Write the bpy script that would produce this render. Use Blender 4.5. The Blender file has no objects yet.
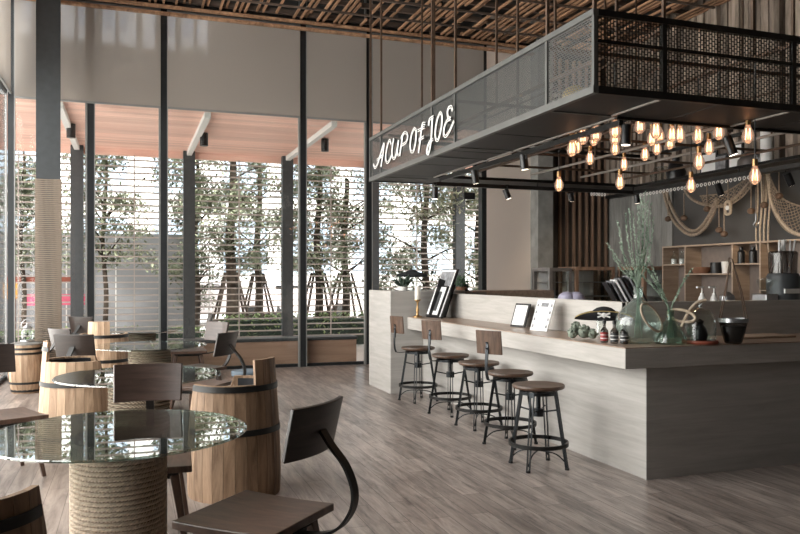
import bpy, math, random
from math import sin, cos, pi, sqrt, radians as R, atan2
from mathutils import Vector, Matrix
random.seed(7)
sc = bpy.context.scene
COL = sc.collection
# ---------------------------------------------------------------- camera
YAW = R(19.5); F_PX = 763.0; EYE = 1.5; HZ = 277.0
cam = bpy.data.cameras.new('camera'); co = bpy.data.objects.new('camera', cam); COL.objects.link(co)
cam.sensor_width = 36; cam.lens = 36 * F_PX / 800; cam.shift_y = (HZ - 267) / 800
cam.clip_start = .05; cam.clip_end = 300
co.location = (0, 0, EYE); co.rotation_euler = (R(90), 0, -YAW)
sc.camera = co
# ---------------------------------------------------------------- world, sun, exposure
w = bpy.data.worlds.new('world'); sc.world = w; w.use_nodes = True
wn = w.node_tree.nodes; wl = w.node_tree.links
sky = wn.new('ShaderNodeTexSky'); sky.sky_type = 'HOSEK_WILKIE'; sky.turbidity = 7; sky.ground_albedo = .5
sky.sun_direction = Vector((.35, .45, .82)).normalized()
mixs = wn.new('ShaderNodeMixRGB'); mixs.inputs[0].default_value = .22; mixs.inputs[1].default_value = (1, .985, .97, 1)
wl.new(sky.outputs[0], mixs.inputs[2]); wl.new(mixs.outputs[0], wn['Background'].inputs[0])
wn['Background'].inputs[1].default_value = 5.0
sun = bpy.data.lights.new('sun', 'SUN'); sun.energy = 7.0; sun.angle = R(6); sun.color = (1, .95, .88)
so = bpy.data.objects.new('sun', sun); COL.objects.link(so); so.rotation_euler = (R(42), 0, R(18))
def area(name, loc, rot, sx, sy, power, color=(1, 1, 1), portal=False):
    l = bpy.data.lights.new(name, 'AREA'); l.shape = 'RECTANGLE'; l.size = sx; l.size_y = sy; l.energy = power; l.color = color
    if portal: l.cycles.is_portal = True
    o = bpy.data.objects.new(name, l); COL.objects.link(o); o.location = loc; o.rotation_euler = rot
    return o
area('portal_back', (1.9, 12.75, 3.1), (R(-90), 0, 0), 8.6, 6.0, 1, portal=True)
area('portal_left', (-1.85, 8.1, 3.1), (0, R(-90), 0), 6.0, 8.8, 1, portal=True)
area('left_daylight', (-2.3, 7.6, 2.9), (0, R(-90), 0), 5.2, 8.0, 560, (1, .97, .94))
sc.view_settings.view_transform = 'Standard'; sc.view_settings.look = 'None'
sc.view_settings.gamma = 1; sc.view_settings.use_curve_mapping = False
sc.view_settings.exposure = 0.12
sc.cycles.use_denoising = True
sc.cycles.max_bounces = 10; sc.cycles.transparent_max_bounces = 24; sc.cycles.sample_clamp_indirect = 8
sc.cycles.caustics_reflective = False; sc.cycles.caustics_refractive = False

# ---------------------------------------------------------------- point helpers (survey of the room from sight lines)
FX, FY = sin(YAW), cos(YAW)
def ray(u, v): 
    a = (u - 400) / F_PX; b = (HZ - v) / F_PX
    return Vector((FX + FY * a, FY - FX * a, b))
def at_h(u, v, h): d = ray(u, v); t = (h - EYE) / d.z; return Vector((d.x * t, d.y * t, h))
def at_x(u, v, X): d = ray(u, v); t = X / d.x; return Vector((X, d.y * t, EYE + d.z * t))
def at_y(u, v, Y): d = ray(u, v); t = Y / d.y; return Vector((d.x * t, Y, EYE + d.z * t))
def at_z(u, v, z): d = ray(u, v); return Vector((d.x * z, d.y * z, EYE + d.z * z))
def fl(u, z, h=0): d = ray(u, HZ); return Vector((d.x * z, d.y * z, h))

# ---------------------------------------------------------------- materials
def nm(name):
    m = bpy.data.materials.new(name); m.use_nodes = True
    return m, m.node_tree.nodes, m.node_tree.links, m.node_tree.nodes['Principled BSDF']
def setp(b, rough, metal=0, spec=.5):
    b.inputs['Roughness'].default_value = rough; b.inputs['Metallic'].default_value = metal
    b.inputs['Specular IOR Level'].default_value = spec
def coords(n, l, scale, kind='Object', rot=(0, 0, 0)):
    tc = n.new('ShaderNodeTexCoord'); mp = n.new('ShaderNodeMapping')
    mp.inputs['Scale'].default_value = scale; mp.inputs['Rotation'].default_value = rot
    l.new(tc.outputs[kind], mp.inputs[0]); return mp.outputs[0]
def c4(c): return (c[0], c[1], c[2], 1)
def mat(name, c, rough=.5, metal=0, var=.12, scale=12, spec=.5, bump=0, c2=None):
    m, n, l, b = nm(name); setp(b, rough, metal, spec)
    nz = n.new('ShaderNodeTexNoise'); nz.inputs['Scale'].default_value = scale; nz.inputs['Detail'].default_value = 5
    l.new(coords(n, l, (1, 1, 1)), nz.inputs['Vector'])
    r = n.new('ShaderNodeValToRGB'); r.color_ramp.elements[0].position = .3; r.color_ramp.elements[1].position = .7
    r.color_ramp.elements[0].color = c4([x * (1 - var) for x in c]); r.color_ramp.elements[1].color = c4(c2 or [min(1, x * (1 + var)) for x in c])
    l.new(nz.outputs['Fac'], r.inputs[0]); l.new(r.outputs[0], b.inputs['Base Color'])
    if bump:
        bp = n.new('ShaderNodeBump'); bp.inputs['Strength'].default_value = bump; bp.inputs['Distance'].default_value = .01
        l.new(nz.outputs['Fac'], bp.inputs['Height']); l.new(bp.outputs[0], b.inputs['Normal'])
    return m
def wood(name, ca, cb, stretch=(14, 14, 1.0), rough=.5, island=0, spec=.4, bump=.15, detail=8):
    m, n, l, b = nm(name); setp(b, rough, 0, spec)
    v = coords(n, l, stretch)
    nz = n.new('ShaderNodeTexNoise'); nz.inputs['Scale'].default_value = 1.6; nz.inputs['Detail'].default_value = detail; nz.inputs['Distortion'].default_value = .6
    nz.inputs['Roughness'].default_value = .65
    if island:
        g = n.new('ShaderNodeNewGeometry'); ad = n.new('ShaderNodeVectorMath'); ad.operation = 'MULTIPLY_ADD'
        ad.inputs[1].default_value = (9, 5, 7); cb_ = n.new('ShaderNodeCombineXYZ')
        for i in range(3): l.new(g.outputs['Random Per Island'], cb_.inputs[i])
        l.new(cb_.outputs[0], ad.inputs[0]); l.new(v, ad.inputs[2]); v = ad.outputs[0]
    l.new(v, nz.inputs['Vector'])
    r = n.new('ShaderNodeValToRGB'); r.color_ramp.elements[0].position = .32; r.color_ramp.elements[1].position = .68
    r.color_ramp.elements[0].color = c4(ca); r.color_ramp.elements[1].color = c4(cb)
    l.new(nz.outputs['Fac'], r.inputs[0]); out = r.outputs[0]
    if island:
        hs = n.new('ShaderNodeHueSaturation'); mr = n.new('ShaderNodeMapRange'); mr.inputs[3].default_value = 1 - island; mr.inputs[4].default_value = 1 + island
        l.new(g.outputs['Random Per Island'], mr.inputs[0]); l.new(mr.outputs[0], hs.inputs['Value']); l.new(out, hs.inputs['Color']); out = hs.outputs[0]
    l.new(out, b.inputs['Base Color'])
    bp = n.new('ShaderNodeBump'); bp.inputs['Strength'].default_value = bump; bp.inputs['Distance'].default_value = .004
    l.new(nz.outputs['Fac'], bp.inputs['Height']); l.new(bp.outputs[0], b.inputs['Normal'])
    return m
def glass(name, tint=(1, 1, 1), ior=1.45, rough=0.0, gloss=(1, 1, 1), pw_=5, haze=0, hc=(.7, .78, .74)):
    m, n, l, b = nm(name); n.remove(b)
    tr = n.new('ShaderNodeBsdfTransparent'); tr.inputs[0].default_value = c4(tint)
    gl = n.new('ShaderNodeBsdfGlossy'); gl.inputs['Roughness'].default_value = rough; gl.inputs[0].default_value = c4(gloss)
    f0 = ((ior - 1) / (ior + 1)) ** 2; lw = n.new('ShaderNodeLayerWeight'); lw.inputs[0].default_value = .5
    pw = n.new('ShaderNodeMath'); pw.operation = 'POWER'; pw.inputs[1].default_value = pw_; l.new(lw.outputs['Facing'], pw.inputs[0])
    fr = n.new('ShaderNodeMath'); fr.operation = 'MULTIPLY_ADD'; fr.inputs[1].default_value = 1 - f0; fr.inputs[2].default_value = f0; l.new(pw.outputs[0], fr.inputs[0])
    mx = n.new('ShaderNodeMixShader'); l.new(fr.outputs[0], mx.inputs[0]); l.new(tr.outputs[0], mx.inputs[1]); l.new(gl.outputs[0], mx.inputs[2])
    out = mx.outputs[0]
    if haze:
        df = n.new('ShaderNodeBsdfDiffuse'); df.inputs[0].default_value = c4(hc); tl = n.new('ShaderNodeBsdfTranslucent'); tl.inputs[0].default_value = c4(hc)
        a = n.new('ShaderNodeMixShader'); l.new(df.outputs[0], a.inputs[1]); l.new(tl.outputs[0], a.inputs[2])
        z = n.new('ShaderNodeMixShader'); z.inputs[0].default_value = haze; l.new(out, z.inputs[1]); l.new(a.outputs[0], z.inputs[2]); out = z.outputs[0]
    l.new(out, n['Material Output'].inputs[0]); return m
def emit(name, c, s):
    m, n, l, b = nm(name); b.inputs['Base Color'].default_value = c4(c); b.inputs['Emission Color'].default_value = c4(c); b.inputs['Emission Strength'].default_value = s
    return m
def floor_mat():
    m, n, l, b = nm('floor planks'); setp(b, .34, 0, .5)
    v = coords(n, l, (1, 1, 1), rot=(0, 0, R(90)))
    br = n.new('ShaderNodeTexBrick'); br.inputs['Scale'].default_value = 1; br.inputs['Brick Width'].default_value = 1.1; br.inputs['Row Height'].default_value = .135
    br.inputs['Mortar Size'].default_value = .0018; br.inputs['Color1'].default_value = (.25, .212, .190, 1); br.inputs['Color2'].default_value = (.40, .345, .312, 1); br.inputs['Mortar'].default_value = (.045, .037, .033, 1)
    br.offset = .37; l.new(v, br.inputs['Vector'])
    nz = n.new('ShaderNodeTexNoise'); nz.inputs['Scale'].default_value = 3; nz.inputs['Detail'].default_value = 9; nz.inputs['Roughness'].default_value = .7; nz.inputs['Distortion'].default_value = .5
    l.new(coords(n, l, (5, .6, 1)), nz.inputs['Vector'])
    r = n.new('ShaderNodeValToRGB'); r.color_ramp.elements[0].position = .34; r.color_ramp.elements[1].position = .64
    r.color_ramp.elements[0].color = (.42, .40, .40, 1); r.color_ramp.elements[1].color = (1.18, 1.15, 1.13, 1)
    l.new(nz.outputs['Fac'], r.inputs[0])
    mx = n.new('ShaderNodeMixRGB'); mx.blend_type = 'MULTIPLY'; mx.inputs[0].default_value = 1
    l.new(br.outputs['Color'], mx.inputs[1]); l.new(r.outputs[0], mx.inputs[2]); l.new(mx.outputs[0], b.inputs['Base Color'])
    mr = n.new('ShaderNodeMapRange'); mr.inputs[3].default_value = .40; mr.inputs[4].default_value = .24; l.new(nz.outputs['Fac'], mr.inputs[0]); l.new(mr.outputs[0], b.inputs['Roughness'])
    bp = n.new('ShaderNodeBump'); bp.inputs['Strength'].default_value = .35; bp.inputs['Distance'].default_value = .004
    l.new(nz.outputs['Fac'], bp.inputs['Height']); l.new(bp.outputs[0], b.inputs['Normal'])
    return m
def mesh_mat(name, c, ua, bw, bh, mortar, base=0.0):
    """expanded metal: opaque strands, see-through slots.  ua = axis of the sheet that runs across (0 X, 1 Y); Z runs up"""
    m, n, l, b = nm(name); setp(b, .5, .3); b.inputs['Base Color'].default_value = c4(c)
    tc = n.new('ShaderNodeTexCoord'); sp = n.new('ShaderNodeSeparateXYZ'); cb = n.new('ShaderNodeCombineXYZ')
    l.new(tc.outputs['Object'], sp.inputs[0])
    if ua >= 2: l.new(sp.outputs[2], cb.inputs[0]); l.new(sp.outputs[ua - 2], cb.inputs[1])
    else: l.new(sp.outputs[ua], cb.inputs[0]); l.new(sp.outputs[2], cb.inputs[1])
    br = n.new('ShaderNodeTexBrick'); br.inputs['Scale'].default_value = 1; br.inputs['Brick Width'].default_value = bw; br.inputs['Row Height'].default_value = bh
    br.inputs['Mortar Size'].default_value = mortar; br.inputs['Mortar Smooth'].default_value = 0; l.new(cb.outputs[0], br.inputs['Vector'])
    mr = n.new('ShaderNodeMapRange'); mr.inputs[3].default_value = base; mr.inputs[4].default_value = 1; l.new(br.outputs['Fac'], mr.inputs[0])
    l.new(mr.outputs[0], b.inputs['Alpha']); return m
def blind_mat():
    m, n, l, b = nm('blind fabric'); n.remove(b)
    df = n.new('ShaderNodeBsdfDiffuse'); df.inputs[0].default_value = (.60, .54, .485, 1)
    tl = n.new('ShaderNodeBsdfTranslucent'); tl.inputs[0].default_value = (.48, .43, .375, 1)
    tr = n.new('ShaderNodeBsdfTransparent'); tr.inputs[0].default_value = (.9, .93, 1, 1)
    wv = n.new('ShaderNodeTexWave'); wv.inputs['Scale'].default_value = 30; wv.bands_direction = 'Z'; l.new(coords(n, l, (1, 1, 1)), wv.inputs[0])
    a = n.new('ShaderNodeMixShader'); a.inputs[0].default_value = .5; l.new(df.outputs[0], a.inputs[1]); l.new(tl.outputs[0], a.inputs[2])
    mr = n.new('ShaderNodeMapRange'); mr.inputs[3].default_value = .17; mr.inputs[4].default_value = .24; l.new(wv.outputs['Fac'], mr.inputs[0])
    c = n.new('ShaderNodeMixShader'); l.new(mr.outputs[0], c.inputs[0]); l.new(a.outputs[0], c.inputs[1]); l.new(tr.outputs[0], c.inputs[2])
    l.new(c.outputs[0], n['Material Output'].inputs[0]); return m
def rope_mat(name, ca, cb, sc_=(1, 1, 1)):
    m, n, l, b = nm(name); setp(b, .9, 0, .1)
    wv = n.new('ShaderNodeTexWave'); wv.bands_direction = 'DIAGONAL'; wv.inputs['Scale'].default_value = 28; wv.inputs['Distortion'].default_value = 1.2
    l.new(coords(n, l, sc_), wv.inputs[0]); r = n.new('ShaderNodeValToRGB'); r.color_ramp.elements[0].color = c4(ca); r.color_ramp.elements[1].color = c4(cb); r.color_ramp.elements[1].position = .7
    l.new(wv.outputs['Fac'], r.inputs[0]); l.new(r.outputs[0], b.inputs['Base Color'])
    bp = n.new('ShaderNodeBump'); bp.inputs['Strength'].default_value = .6; bp.inputs['Distance'].default_value = .01
    l.new(wv.outputs['Fac'], bp.inputs['Height']); l.new(bp.outputs[0], b.inputs['Normal']); return m
M = dict(
    floor=floor_mat(), glasspane=glass('window glass', (.97, .98, .97), 1.35),
    tabletop=glass('table glass', (.55, .63, .60), 2.7), glassclear=glass('clear glass', (.88, .91, .90), 1.6, pw_=3), glassgreen=glass('green glass', (.80, .90, .86), 1.8, pw_=2.2, haze=.16),
    glassmid=glass('deep green glass', (.62, .77, .70), 1.8, pw_=2.2, haze=.08, hc=(.35, .5, .42)), glassdark=glass('smoky glass', (.35, .33, .32), 1.6),
    amber=glass('amber glass', (1, .78, .55), 1.5),
    blind=blind_mat(), alu=mat('anodised frame', (.30, .30, .29), .4, .4, .05), mull=mat('dark window frame', (.024, .026, .028), .4, .3, .1),
    post=mat('grey painted steel', (.058, .063, .067), .45, .2, .1), white=mat('white paint', (.75, .74, .72), .5, 0, .04),
    steel=mat('canopy grey steel', (.115, .115, .109), .45, .35, .12, 5), dsteel=mat('blackened steel', (.022, .021, .020), .42, .5, .2), soffit=mat('grey soffit sheet', (.034, .034, .033), .55, .2, .15, 2),
    bsteel=mat('stool steel', (.034, .037, .040), .33, .8, .2), bronze=mat('brown pipe', (.13, .085, .06), .45, .5, .2),
    pipe=mat('pale conduit', (.36, .33, .30), .4, .5, .1),
    whitewash=wood('whitewashed oak', (.38, .355, .325), (.50, .47, .44), (1.2, 1.2, 16), .5, 0, .4, .08),
    greywash=wood('grey washed oak', (.35, .33, .305), (.46, .435, .41), (.9, .9, 12), .55, 0, .35, .08),
    walnut=wood('brown veneer', (.24, .165, .12), (.40, .29, .22), (12, 1.2, 12), .32, 0, .5, .06),
    chairwood=wood('dark stained ash', (.050, .028, .020), (.130, .078, .056), (3, 16, 3), .38, 0, .5, .1),
    chairback=wood('dark stained plywood', (.034, .021, .016), (.080, .050, .040), (2, 2, 18), .36, 0, .5, .1),
    chairback_shade=wood('shaded dark plywood', (.016, .011, .009), (.042, .028, .023), (2, 2, 18), .36, 0, .5, .1),  # darker copy of the chair-back stain, rear shade put into its colour
    stoolwood=wood('stool walnut', (.055, .030, .019), (.135, .078, .050), (3, 14, 3), .4, 0, .4, .1),
    barrel=wood('barrel oak', (.27, .165, .10), (.62, .44, .30), (9, 9, 1.1), .55, .14, .3, .25),
    barreldark=wood('aged barrel oak', (.12, .070, .040), (.36, .235, .15), (9, 9, 1.1), .55, .14, .3, .25),
    rope=rope_mat('sisal rope', (.14, .105, .08), (.36, .29, .22)), ropefine=rope_mat('wrapped twine', (.24, .185, .145), (.46, .385, .315), (.2, .2, 2.6)),
    strand=mat('rope strand', (.58, .48, .385), .9, 0, .25, 60, .1), netrope=mat('net rope', (.30, .235, .18), .9, 0, .25, 40, .1), palerope=mat('pale rope', (.52, .42, .32), .9, 0, .2, 40, .1),
    slat=wood('ceiling slat', (.17, .088, .050), (.56, .33, .20), (6, .6, 6), .55, .3, .3, .1), joist=wood('ceiling joist', (.07, .05, .04), (.17, .125, .10), (.6, 6, 6), .5, .1),
    ceil=mat('dark ceiling', (.045, .042, .04), .8, 0, .1, 2), plaster=mat('pale panel', (.74, .64, .57), .16, 0, .02, 1.5, .6), concrete=mat('grey concrete', (.27, .265, .25), .8, 0, .25, 4, .3, .2),
    darkwall=mat('charcoal wall', (.085, .080, .077), .85, 0, .08, 3), greyboards=wood('weathered boards', (.13, .125, .118), (.32, .31, .29), (3, 3, .7), .7, .15, .3, .3),
    browntrim=wood('brown batten', (.16, .10, .07), (.32, .21, .15), (6, 6, 1), .55, .1), boards=wood('reclaimed wall boards', (.11, .085, .07), (.42, .34, .275), (5, 5, .8), .65, .42, .3, .2),
    floatwood=mat('worn float wood', (.17, .105, .07), .8, 0, .3, 30),
    benchwood=wood('bench timber', (.32, .19, .135), (.46, .29, .21), (.5, 5, 5), .5),
    shelf=wood('shelf birch', (.36, .26, .19), (.52, .40, .30), (1, 1, 10), .5), shelfdark=mat('shelf back', (.22, .175, .15), .7, 0, .1),
    black=mat('black plastic', (.012, .012, .013), .35, 0, .1), felt=mat('black felt', (.012, .012, .014), .9, 0, .2, 50), gold=mat('gold braid', (.50, .38, .16), .5, .5, .2, 60),
    whitec=mat('white ceramic', (.80, .78, .75), .25, 0, .03), paper=mat('paper', (.82, .81, .80), .7, 0, .03), greyprint=mat('grey print', (.22, .22, .23), .6, 0, .5, 16), blackprint=mat('black print', (.05, .05, .05), .6, 0, .5, 25),
    red=mat('dull red', (.30, .03, .03), .5, 0, .2), brass=mat('brass', (.42, .26, .12), .35, .9, .2), wax=mat('candle wax', (.75, .70, .62), .5, 0, .04),
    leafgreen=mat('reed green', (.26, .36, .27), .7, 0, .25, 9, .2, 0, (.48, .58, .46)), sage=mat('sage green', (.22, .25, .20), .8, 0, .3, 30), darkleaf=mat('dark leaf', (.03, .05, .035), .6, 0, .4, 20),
    potgreen=mat('pot plant green', (.05, .12, .04), .7, 0, .5, 30), terracotta=mat('terracotta', (.25, .12, .07), .8, 0, .1),
    leafout=mat('tree leaves', (.13, .155, .09), .7, 0, .5, 3, .2, 0, (.44, .47, .34)), bark=mat('bark', (.05, .036, .026), .9, 0, .4, 12), stake=mat('support pole', (.06, .042, .032), .8, 0, .3, 10),
    hedge=mat('hedge leaves', (.16, .26, .09), .7, 0, .5, 4, .2, 0, (.42, .52, .26)), pergola=wood('salmon planks', (.82, .50, .41), (.95, .67, .57), (.4, 5, 5), .5, .12, .4, .05),
    pink=mat('pink banner', (.62, .10, .18), .6), redwood=mat('red brown timber', (.28, .07, .04), .6), orange=mat('orange fabric', (.60, .28, .06), .7),
    paving=mat('pale paving', (.68, .66, .63), .8, 0, .12, 1), facade=mat('white facade', (.74, .74, .73), .8, 0, .05, 1), facadewin=mat('facade glass', (.38, .46, .56), .15, 0, .1, 1), greyclad=mat('grey cladding', (.27, .275, .29), .7, 0, .05, 2),
    louvre=mat('louvre slats', (.40, .35, .32), .5, 0, .08), car=mat('pink white car paint', (.74, .66, .66), .25, 0, .03), tyre=mat('tyre', (.02, .02, .02), .8),
    cushion=mat('blue grey cushion', (.11, .14, .17), .7, 0, .1), inox=mat('brushed steel', (.42, .42, .43), .3, .9, .1), dome=mat('lavender plastic', (.42, .40, .52), .3, 0, .05),
    neon=emit('white neon tube', (.8, .78, .75), .35), warm=emit('filament glow', (1, .58, .32), 9), warmglass=None, spotlit=emit('spotlight lens', (1, .86, .70), 5), bead=emit('festoon light', (.6, .57, .53), .35),
    finemesh=mesh_mat('fine steel mesh', (.06, .062, .06), 1, .022, .011, .0021, .18),
    coarsemesh=mesh_mat('expanded mesh side', (.12, .115, .108), 1, .040, .018, .0026, .05),
    frontmesh=mesh_mat('expanded mesh front', (.055, .053, .05), 2, .036, .027, .0036, .0),
)
def warmglass():
    m, n, l, b = nm('glowing amber bulb'); n.remove(b)
    tr = n.new('ShaderNodeBsdfTransparent'); tr.inputs[0].default_value = (1, .82, .66, 1)
    em = n.new('ShaderNodeEmission'); em.inputs[0].default_value = (1, .62, .42, 1); em.inputs[1].default_value = .8
    gl = n.new('ShaderNodeBsdfGlossy'); gl.inputs[1].default_value = .05
    lw = n.new('ShaderNodeLayerWeight'); lw.inputs[0].default_value = .3
    a = n.new('ShaderNodeMixShader'); a.inputs[0].default_value = .45; l.new(tr.outputs[0], a.inputs[1]); l.new(em.outputs[0], a.inputs[2])
    c = n.new('ShaderNodeMixShader'); l.new(lw.outputs['Fresnel'], c.inputs[0]); l.new(a.outputs[0], c.inputs[1]); l.new(gl.outputs[0], c.inputs[2])
    l.new(c.outputs[0], n['Material Output'].inputs[0]); return m
M['warmglass'] = warmglass()

# ---------------------------------------------------------------- mesh builder
def frame_of(d):
    d = d.normalized(); a = Vector((0, 0, 1)) if abs(d.z) < .9 else Vector((1, 0, 0))
    x = d.cross(a).normalized(); y = d.cross(x).normalized(); return x, y
def smooth_path(pts, n=6, closed=False):
    P = [Vector(p) for p in pts]
    if len(P) < 3: return P
    out = []; N = len(P); rng = range(N) if closed else range(N - 1)
    for i in rng:
        p0 = P[(i - 1) % N] if (closed or i > 0) else P[0] * 2 - P[1]; p1 = P[i]; p2 = P[(i + 1) % N]
        p3 = P[(i + 2) % N] if (closed or i + 2 < N) else p2 * 2 - p1
        for k in range(n):
            t = k / n; out.append(.5 * ((2 * p1) + (p2 - p0) * t + (2 * p0 - 5 * p1 + 4 * p2 - p3) * t * t + (3 * p1 - p0 - 3 * p2 + p3) * t ** 3))
    if not closed: out.append(P[-1])
    return out
class MB:
    def __init__(s): s.v = []; s.f = []
    def add(s, vs, fs, mtx=None):
        o = len(s.v); s.v += [tuple(mtx @ Vector(p)) if mtx else tuple(p) for p in vs]; s.f += [tuple(i + o for i in f) for f in fs]; return s
    def box(s, x0, x1, y0, y1, z0, z1, mtx=None):
        vs = [(x, y, z) for z in (z0, z1) for y in (y0, y1) for x in (x0, x1)]
        return s.add(vs, [(0, 2, 3, 1), (4, 5, 7, 6), (0, 1, 5, 4), (2, 6, 7, 3), (0, 4, 6, 2), (1, 3, 7, 5)], mtx)
    def cbox(s, c, d, mtx=None): return s.box(c[0] - d[0] / 2, c[0] + d[0] / 2, c[1] - d[1] / 2, c[1] + d[1] / 2, c[2] - d[2] / 2, c[2] + d[2] / 2, mtx)
    def bar(s, p0, p1, w, h, up=(0, 0, 1), w2=None, h2=None):
        p0 = Vector(p0); p1 = Vector(p1); d = (p1 - p0).normalized(); up = Vector(up)
        if abs(d.dot(up)) > .95: up = Vector((1, 0, 0))
        x = d.cross(up).normalized(); y = x.cross(d).normalized(); w2 = w if w2 is None else w2; h2 = h if h2 is None else h2
        vs = [p0 + x * a * w / 2 + y * b * h / 2 for a, b in ((-1, -1), (1, -1), (1, 1), (-1, 1))] + [p1 + x * a * w2 / 2 + y * b * h2 / 2 for a, b in ((-1, -1), (1, -1), (1, 1), (-1, 1))]
        return s.add(vs, [(3, 2, 1, 0), (4, 5, 6, 7), (0, 1, 5, 4), (1, 2, 6, 5), (2, 3, 7, 6), (3, 0, 4, 7)])
    def tube(s, pts, r, n=8, closed=False, r2=None, cap=True):
        P = [Vector(p) for p in pts]; N = len(P); vs = []; x = None
        for i in range(N):
            if closed: d = P[(i + 1) % N] - P[(i - 1) % N]
            else: d = P[min(i + 1, N - 1)] - P[max(i - 1, 0)]
            if d.length < 1e-9: d = Vector((0, 0, 1))
            d.normalize()
            if x is None: x, y = frame_of(d)
            else:
                x = (x - d * x.dot(d)); 
                x = x.normalized() if x.length > 1e-6 else frame_of(d)[0]
            y = d.cross(x)
            rr = r if r2 is None else r + (r2 - r) * i / max(1, N - 1)
            if callable(r): rr = r(i / max(1, N - 1))
            vs += [P[i] + x * cos(2 * pi * k / n) * rr + y * sin(2 * pi * k / n) * rr for k in range(n)]
        fs = []
        for i in range(N if closed else N - 1):
            a = i * n; b = ((i + 1) % N) * n
            fs += [(a + k, a + (k + 1) % n, b + (k + 1) % n, b + k) for k in range(n)]
        if not closed and cap: fs += [tuple(range(n - 1, -1, -1)), tuple((N - 1) * n + k for k in range(n))]
        return s.add(vs, fs)
    def cyl(s, p0, p1, r, n=16, r2=None): return s.tube([p0, p1], r, n, r2=r if r2 is None else r2)
    def lathe(s, prof, n=32, c=(0, 0, 0), a0=0, a1=None, mtx=None):
        mr_ = max(q[0] for q in prof)
        ring = prof[0][0] > .75 * mr_ and prof[-1][0] > .75 * mr_
        if ring and tuple(prof[0]) != tuple(prof[-1]) and a1 is None: prof = list(prof) + [prof[0]]
        full = a1 is None; a1 = a0 + 2 * pi if full else a1; m = n if full else n + 1; vs = []; fs = []
        for (r, z) in prof:
            for k in range(m):
                a = a0 + (a1 - a0) * k / n; vs.append((c[0] + r * cos(a), c[1] + r * sin(a), c[2] + z))
        for i in range(len(prof) - 1):
            for k in range(n):
                k2 = (k + 1) % m if full else k + 1
                fs.append((i * m + k, i * m + k2, (i + 1) * m + k2, (i + 1) * m + k))
        if full and not ring:
            if prof[0][0] > 1e-5: fs.append(tuple(range(m - 1, -1, -1)))
            if prof[-1][0] > 1e-5: fs.append(tuple((len(prof) - 1) * m + k for k in range(m)))
        return s.add(vs, fs, mtx)
    def strip(s, pts, w, t, across):
        """flat bar swept along pts; across = direction of its width"""
        P = [Vector(p) for p in pts]; ac = Vector(across).normalized(); vs = []; N = len(P)
        for i in range(N):
            d = (P[min(i + 1, N - 1)] - P[max(i - 1, 0)]).normalized(); nrm = d.cross(ac).normalized()
            for a, b in ((-1, -1), (1, -1), (1, 1), (-1, 1)): vs.append(P[i] + ac * a * w / 2 + nrm * b * t / 2)
        fs = [(3, 2, 1, 0), tuple((N - 1) * 4 + k for k in range(4))]
        for i in range(N - 1): fs += [(i * 4 + k, i * 4 + (k + 1) % 4, i * 4 + 4 + (k + 1) % 4, i * 4 + 4 + k) for k in range(4)]
        return s.add(vs, fs)
    def plate(s, fn, nu, nv, t):
        """thick curved sheet; fn(u,v) -> (point, normal)"""
        vs = []; 
        for side in (-1, 1):
            for j in range(nv + 1):
                for i in range(nu + 1):
                    p, n = fn(i / nu, j / nv); vs.append(Vector(p) + Vector(n).normalized() * side * t / 2)
        m = nu + 1; K = m * (nv + 1); fs = []
        for j in range(nv):
            for i in range(nu):
                a = j * m + i; fs += [(a, a + m, a + m + 1, a + 1), (K + a, K + a + 1, K + a + m + 1, K + a + m)]
        for i in range(nu): a = i; fs.append((a, a + 1, K + a + 1, K + a)); a = nv * m + i; fs.append((a + 1, a, K + a, K + a + 1))
        for j in range(nv): a = j * m; fs.append((a + m, a, K + a, K + a + m)); a = j * m + nu; fs.append((a, a + m, K + a + m, K + a))
        return s.add(vs, fs)
    def ball(s, c, r, n=10, sq=(1, 1, 1)):
        prof = [(sin(pi * i / n) * 1.0, -cos(pi * i / n)) for i in range(n + 1)]; prof[0] = (0.0, -1); prof[-1] = (0.0, 1)
        mt = Matrix.Translation(c) @ Matrix.Diagonal((r * sq[0], r * sq[1], r * sq[2], 1)); return s.lathe(prof, n * 2, mtx=mt)
    def leaves(s, pts, size, jit=.5):
        for p in pts:
            d = Vector((random.uniform(-1, 1), random.uniform(-1, 1), random.uniform(-.6, .6))).normalized(); x, y = frame_of(d); z = size * random.uniform(1 - jit, 1 + jit); p = Vector(p)
            s.add([p - d * z, p + x * z * .38, p + d * z, p - x * z * .38], [(0, 1, 2, 3)])
        return s
    def build(s, name, m, parent=None, loc=None, rz=0, smooth=35, bevel=0, kind=None):
        me = bpy.data.meshes.new(name); me.from_pydata(s.v, [], s.f); me.update()
        me.materials.append(M[m] if isinstance(m, str) else m)
        if smooth:
            me.shade_smooth(); me.set_sharp_from_angle(angle=R(smooth))
        o = bpy.data.objects.new(name, me); COL.objects.link(o)
        if parent: o.parent = parent
        if loc is not None: o.location = loc
        if rz: o.rotation_euler = (0, 0, rz)
        if bevel:
            b = o.modifiers.new('bevel', 'BEVEL'); b.width = bevel; b.segments = 2; b.limit_method = 'ANGLE'
        if kind: o['kind'] = kind
        return o
def tag(o, label, cat, group=None, kind=None):
    o['label'] = label; o['category'] = cat
    if group: o['group'] = group
    if kind: o['kind'] = kind
    return o
def thing(name, label, cat, loc=(0, 0, 0), rz=0, group=None):
    o = bpy.data.objects.new(name, None); COL.objects.link(o); o.empty_display_size = .1
    o.location = loc; o.rotation_euler = (0, 0, rz); return tag(o, label, cat, group)
def copy_tree(o, parent=None):
    c = o.copy(); COL.objects.link(c)
    if parent: c.parent = parent
    for ch in list(o.children): copy_tree(ch, c)
    return c
def pb(name, c, d, m, parent=None, bevel=0, kind=None): return MB().cbox(c, d).build(name, m, parent, bevel=bevel, kind=kind)

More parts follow.
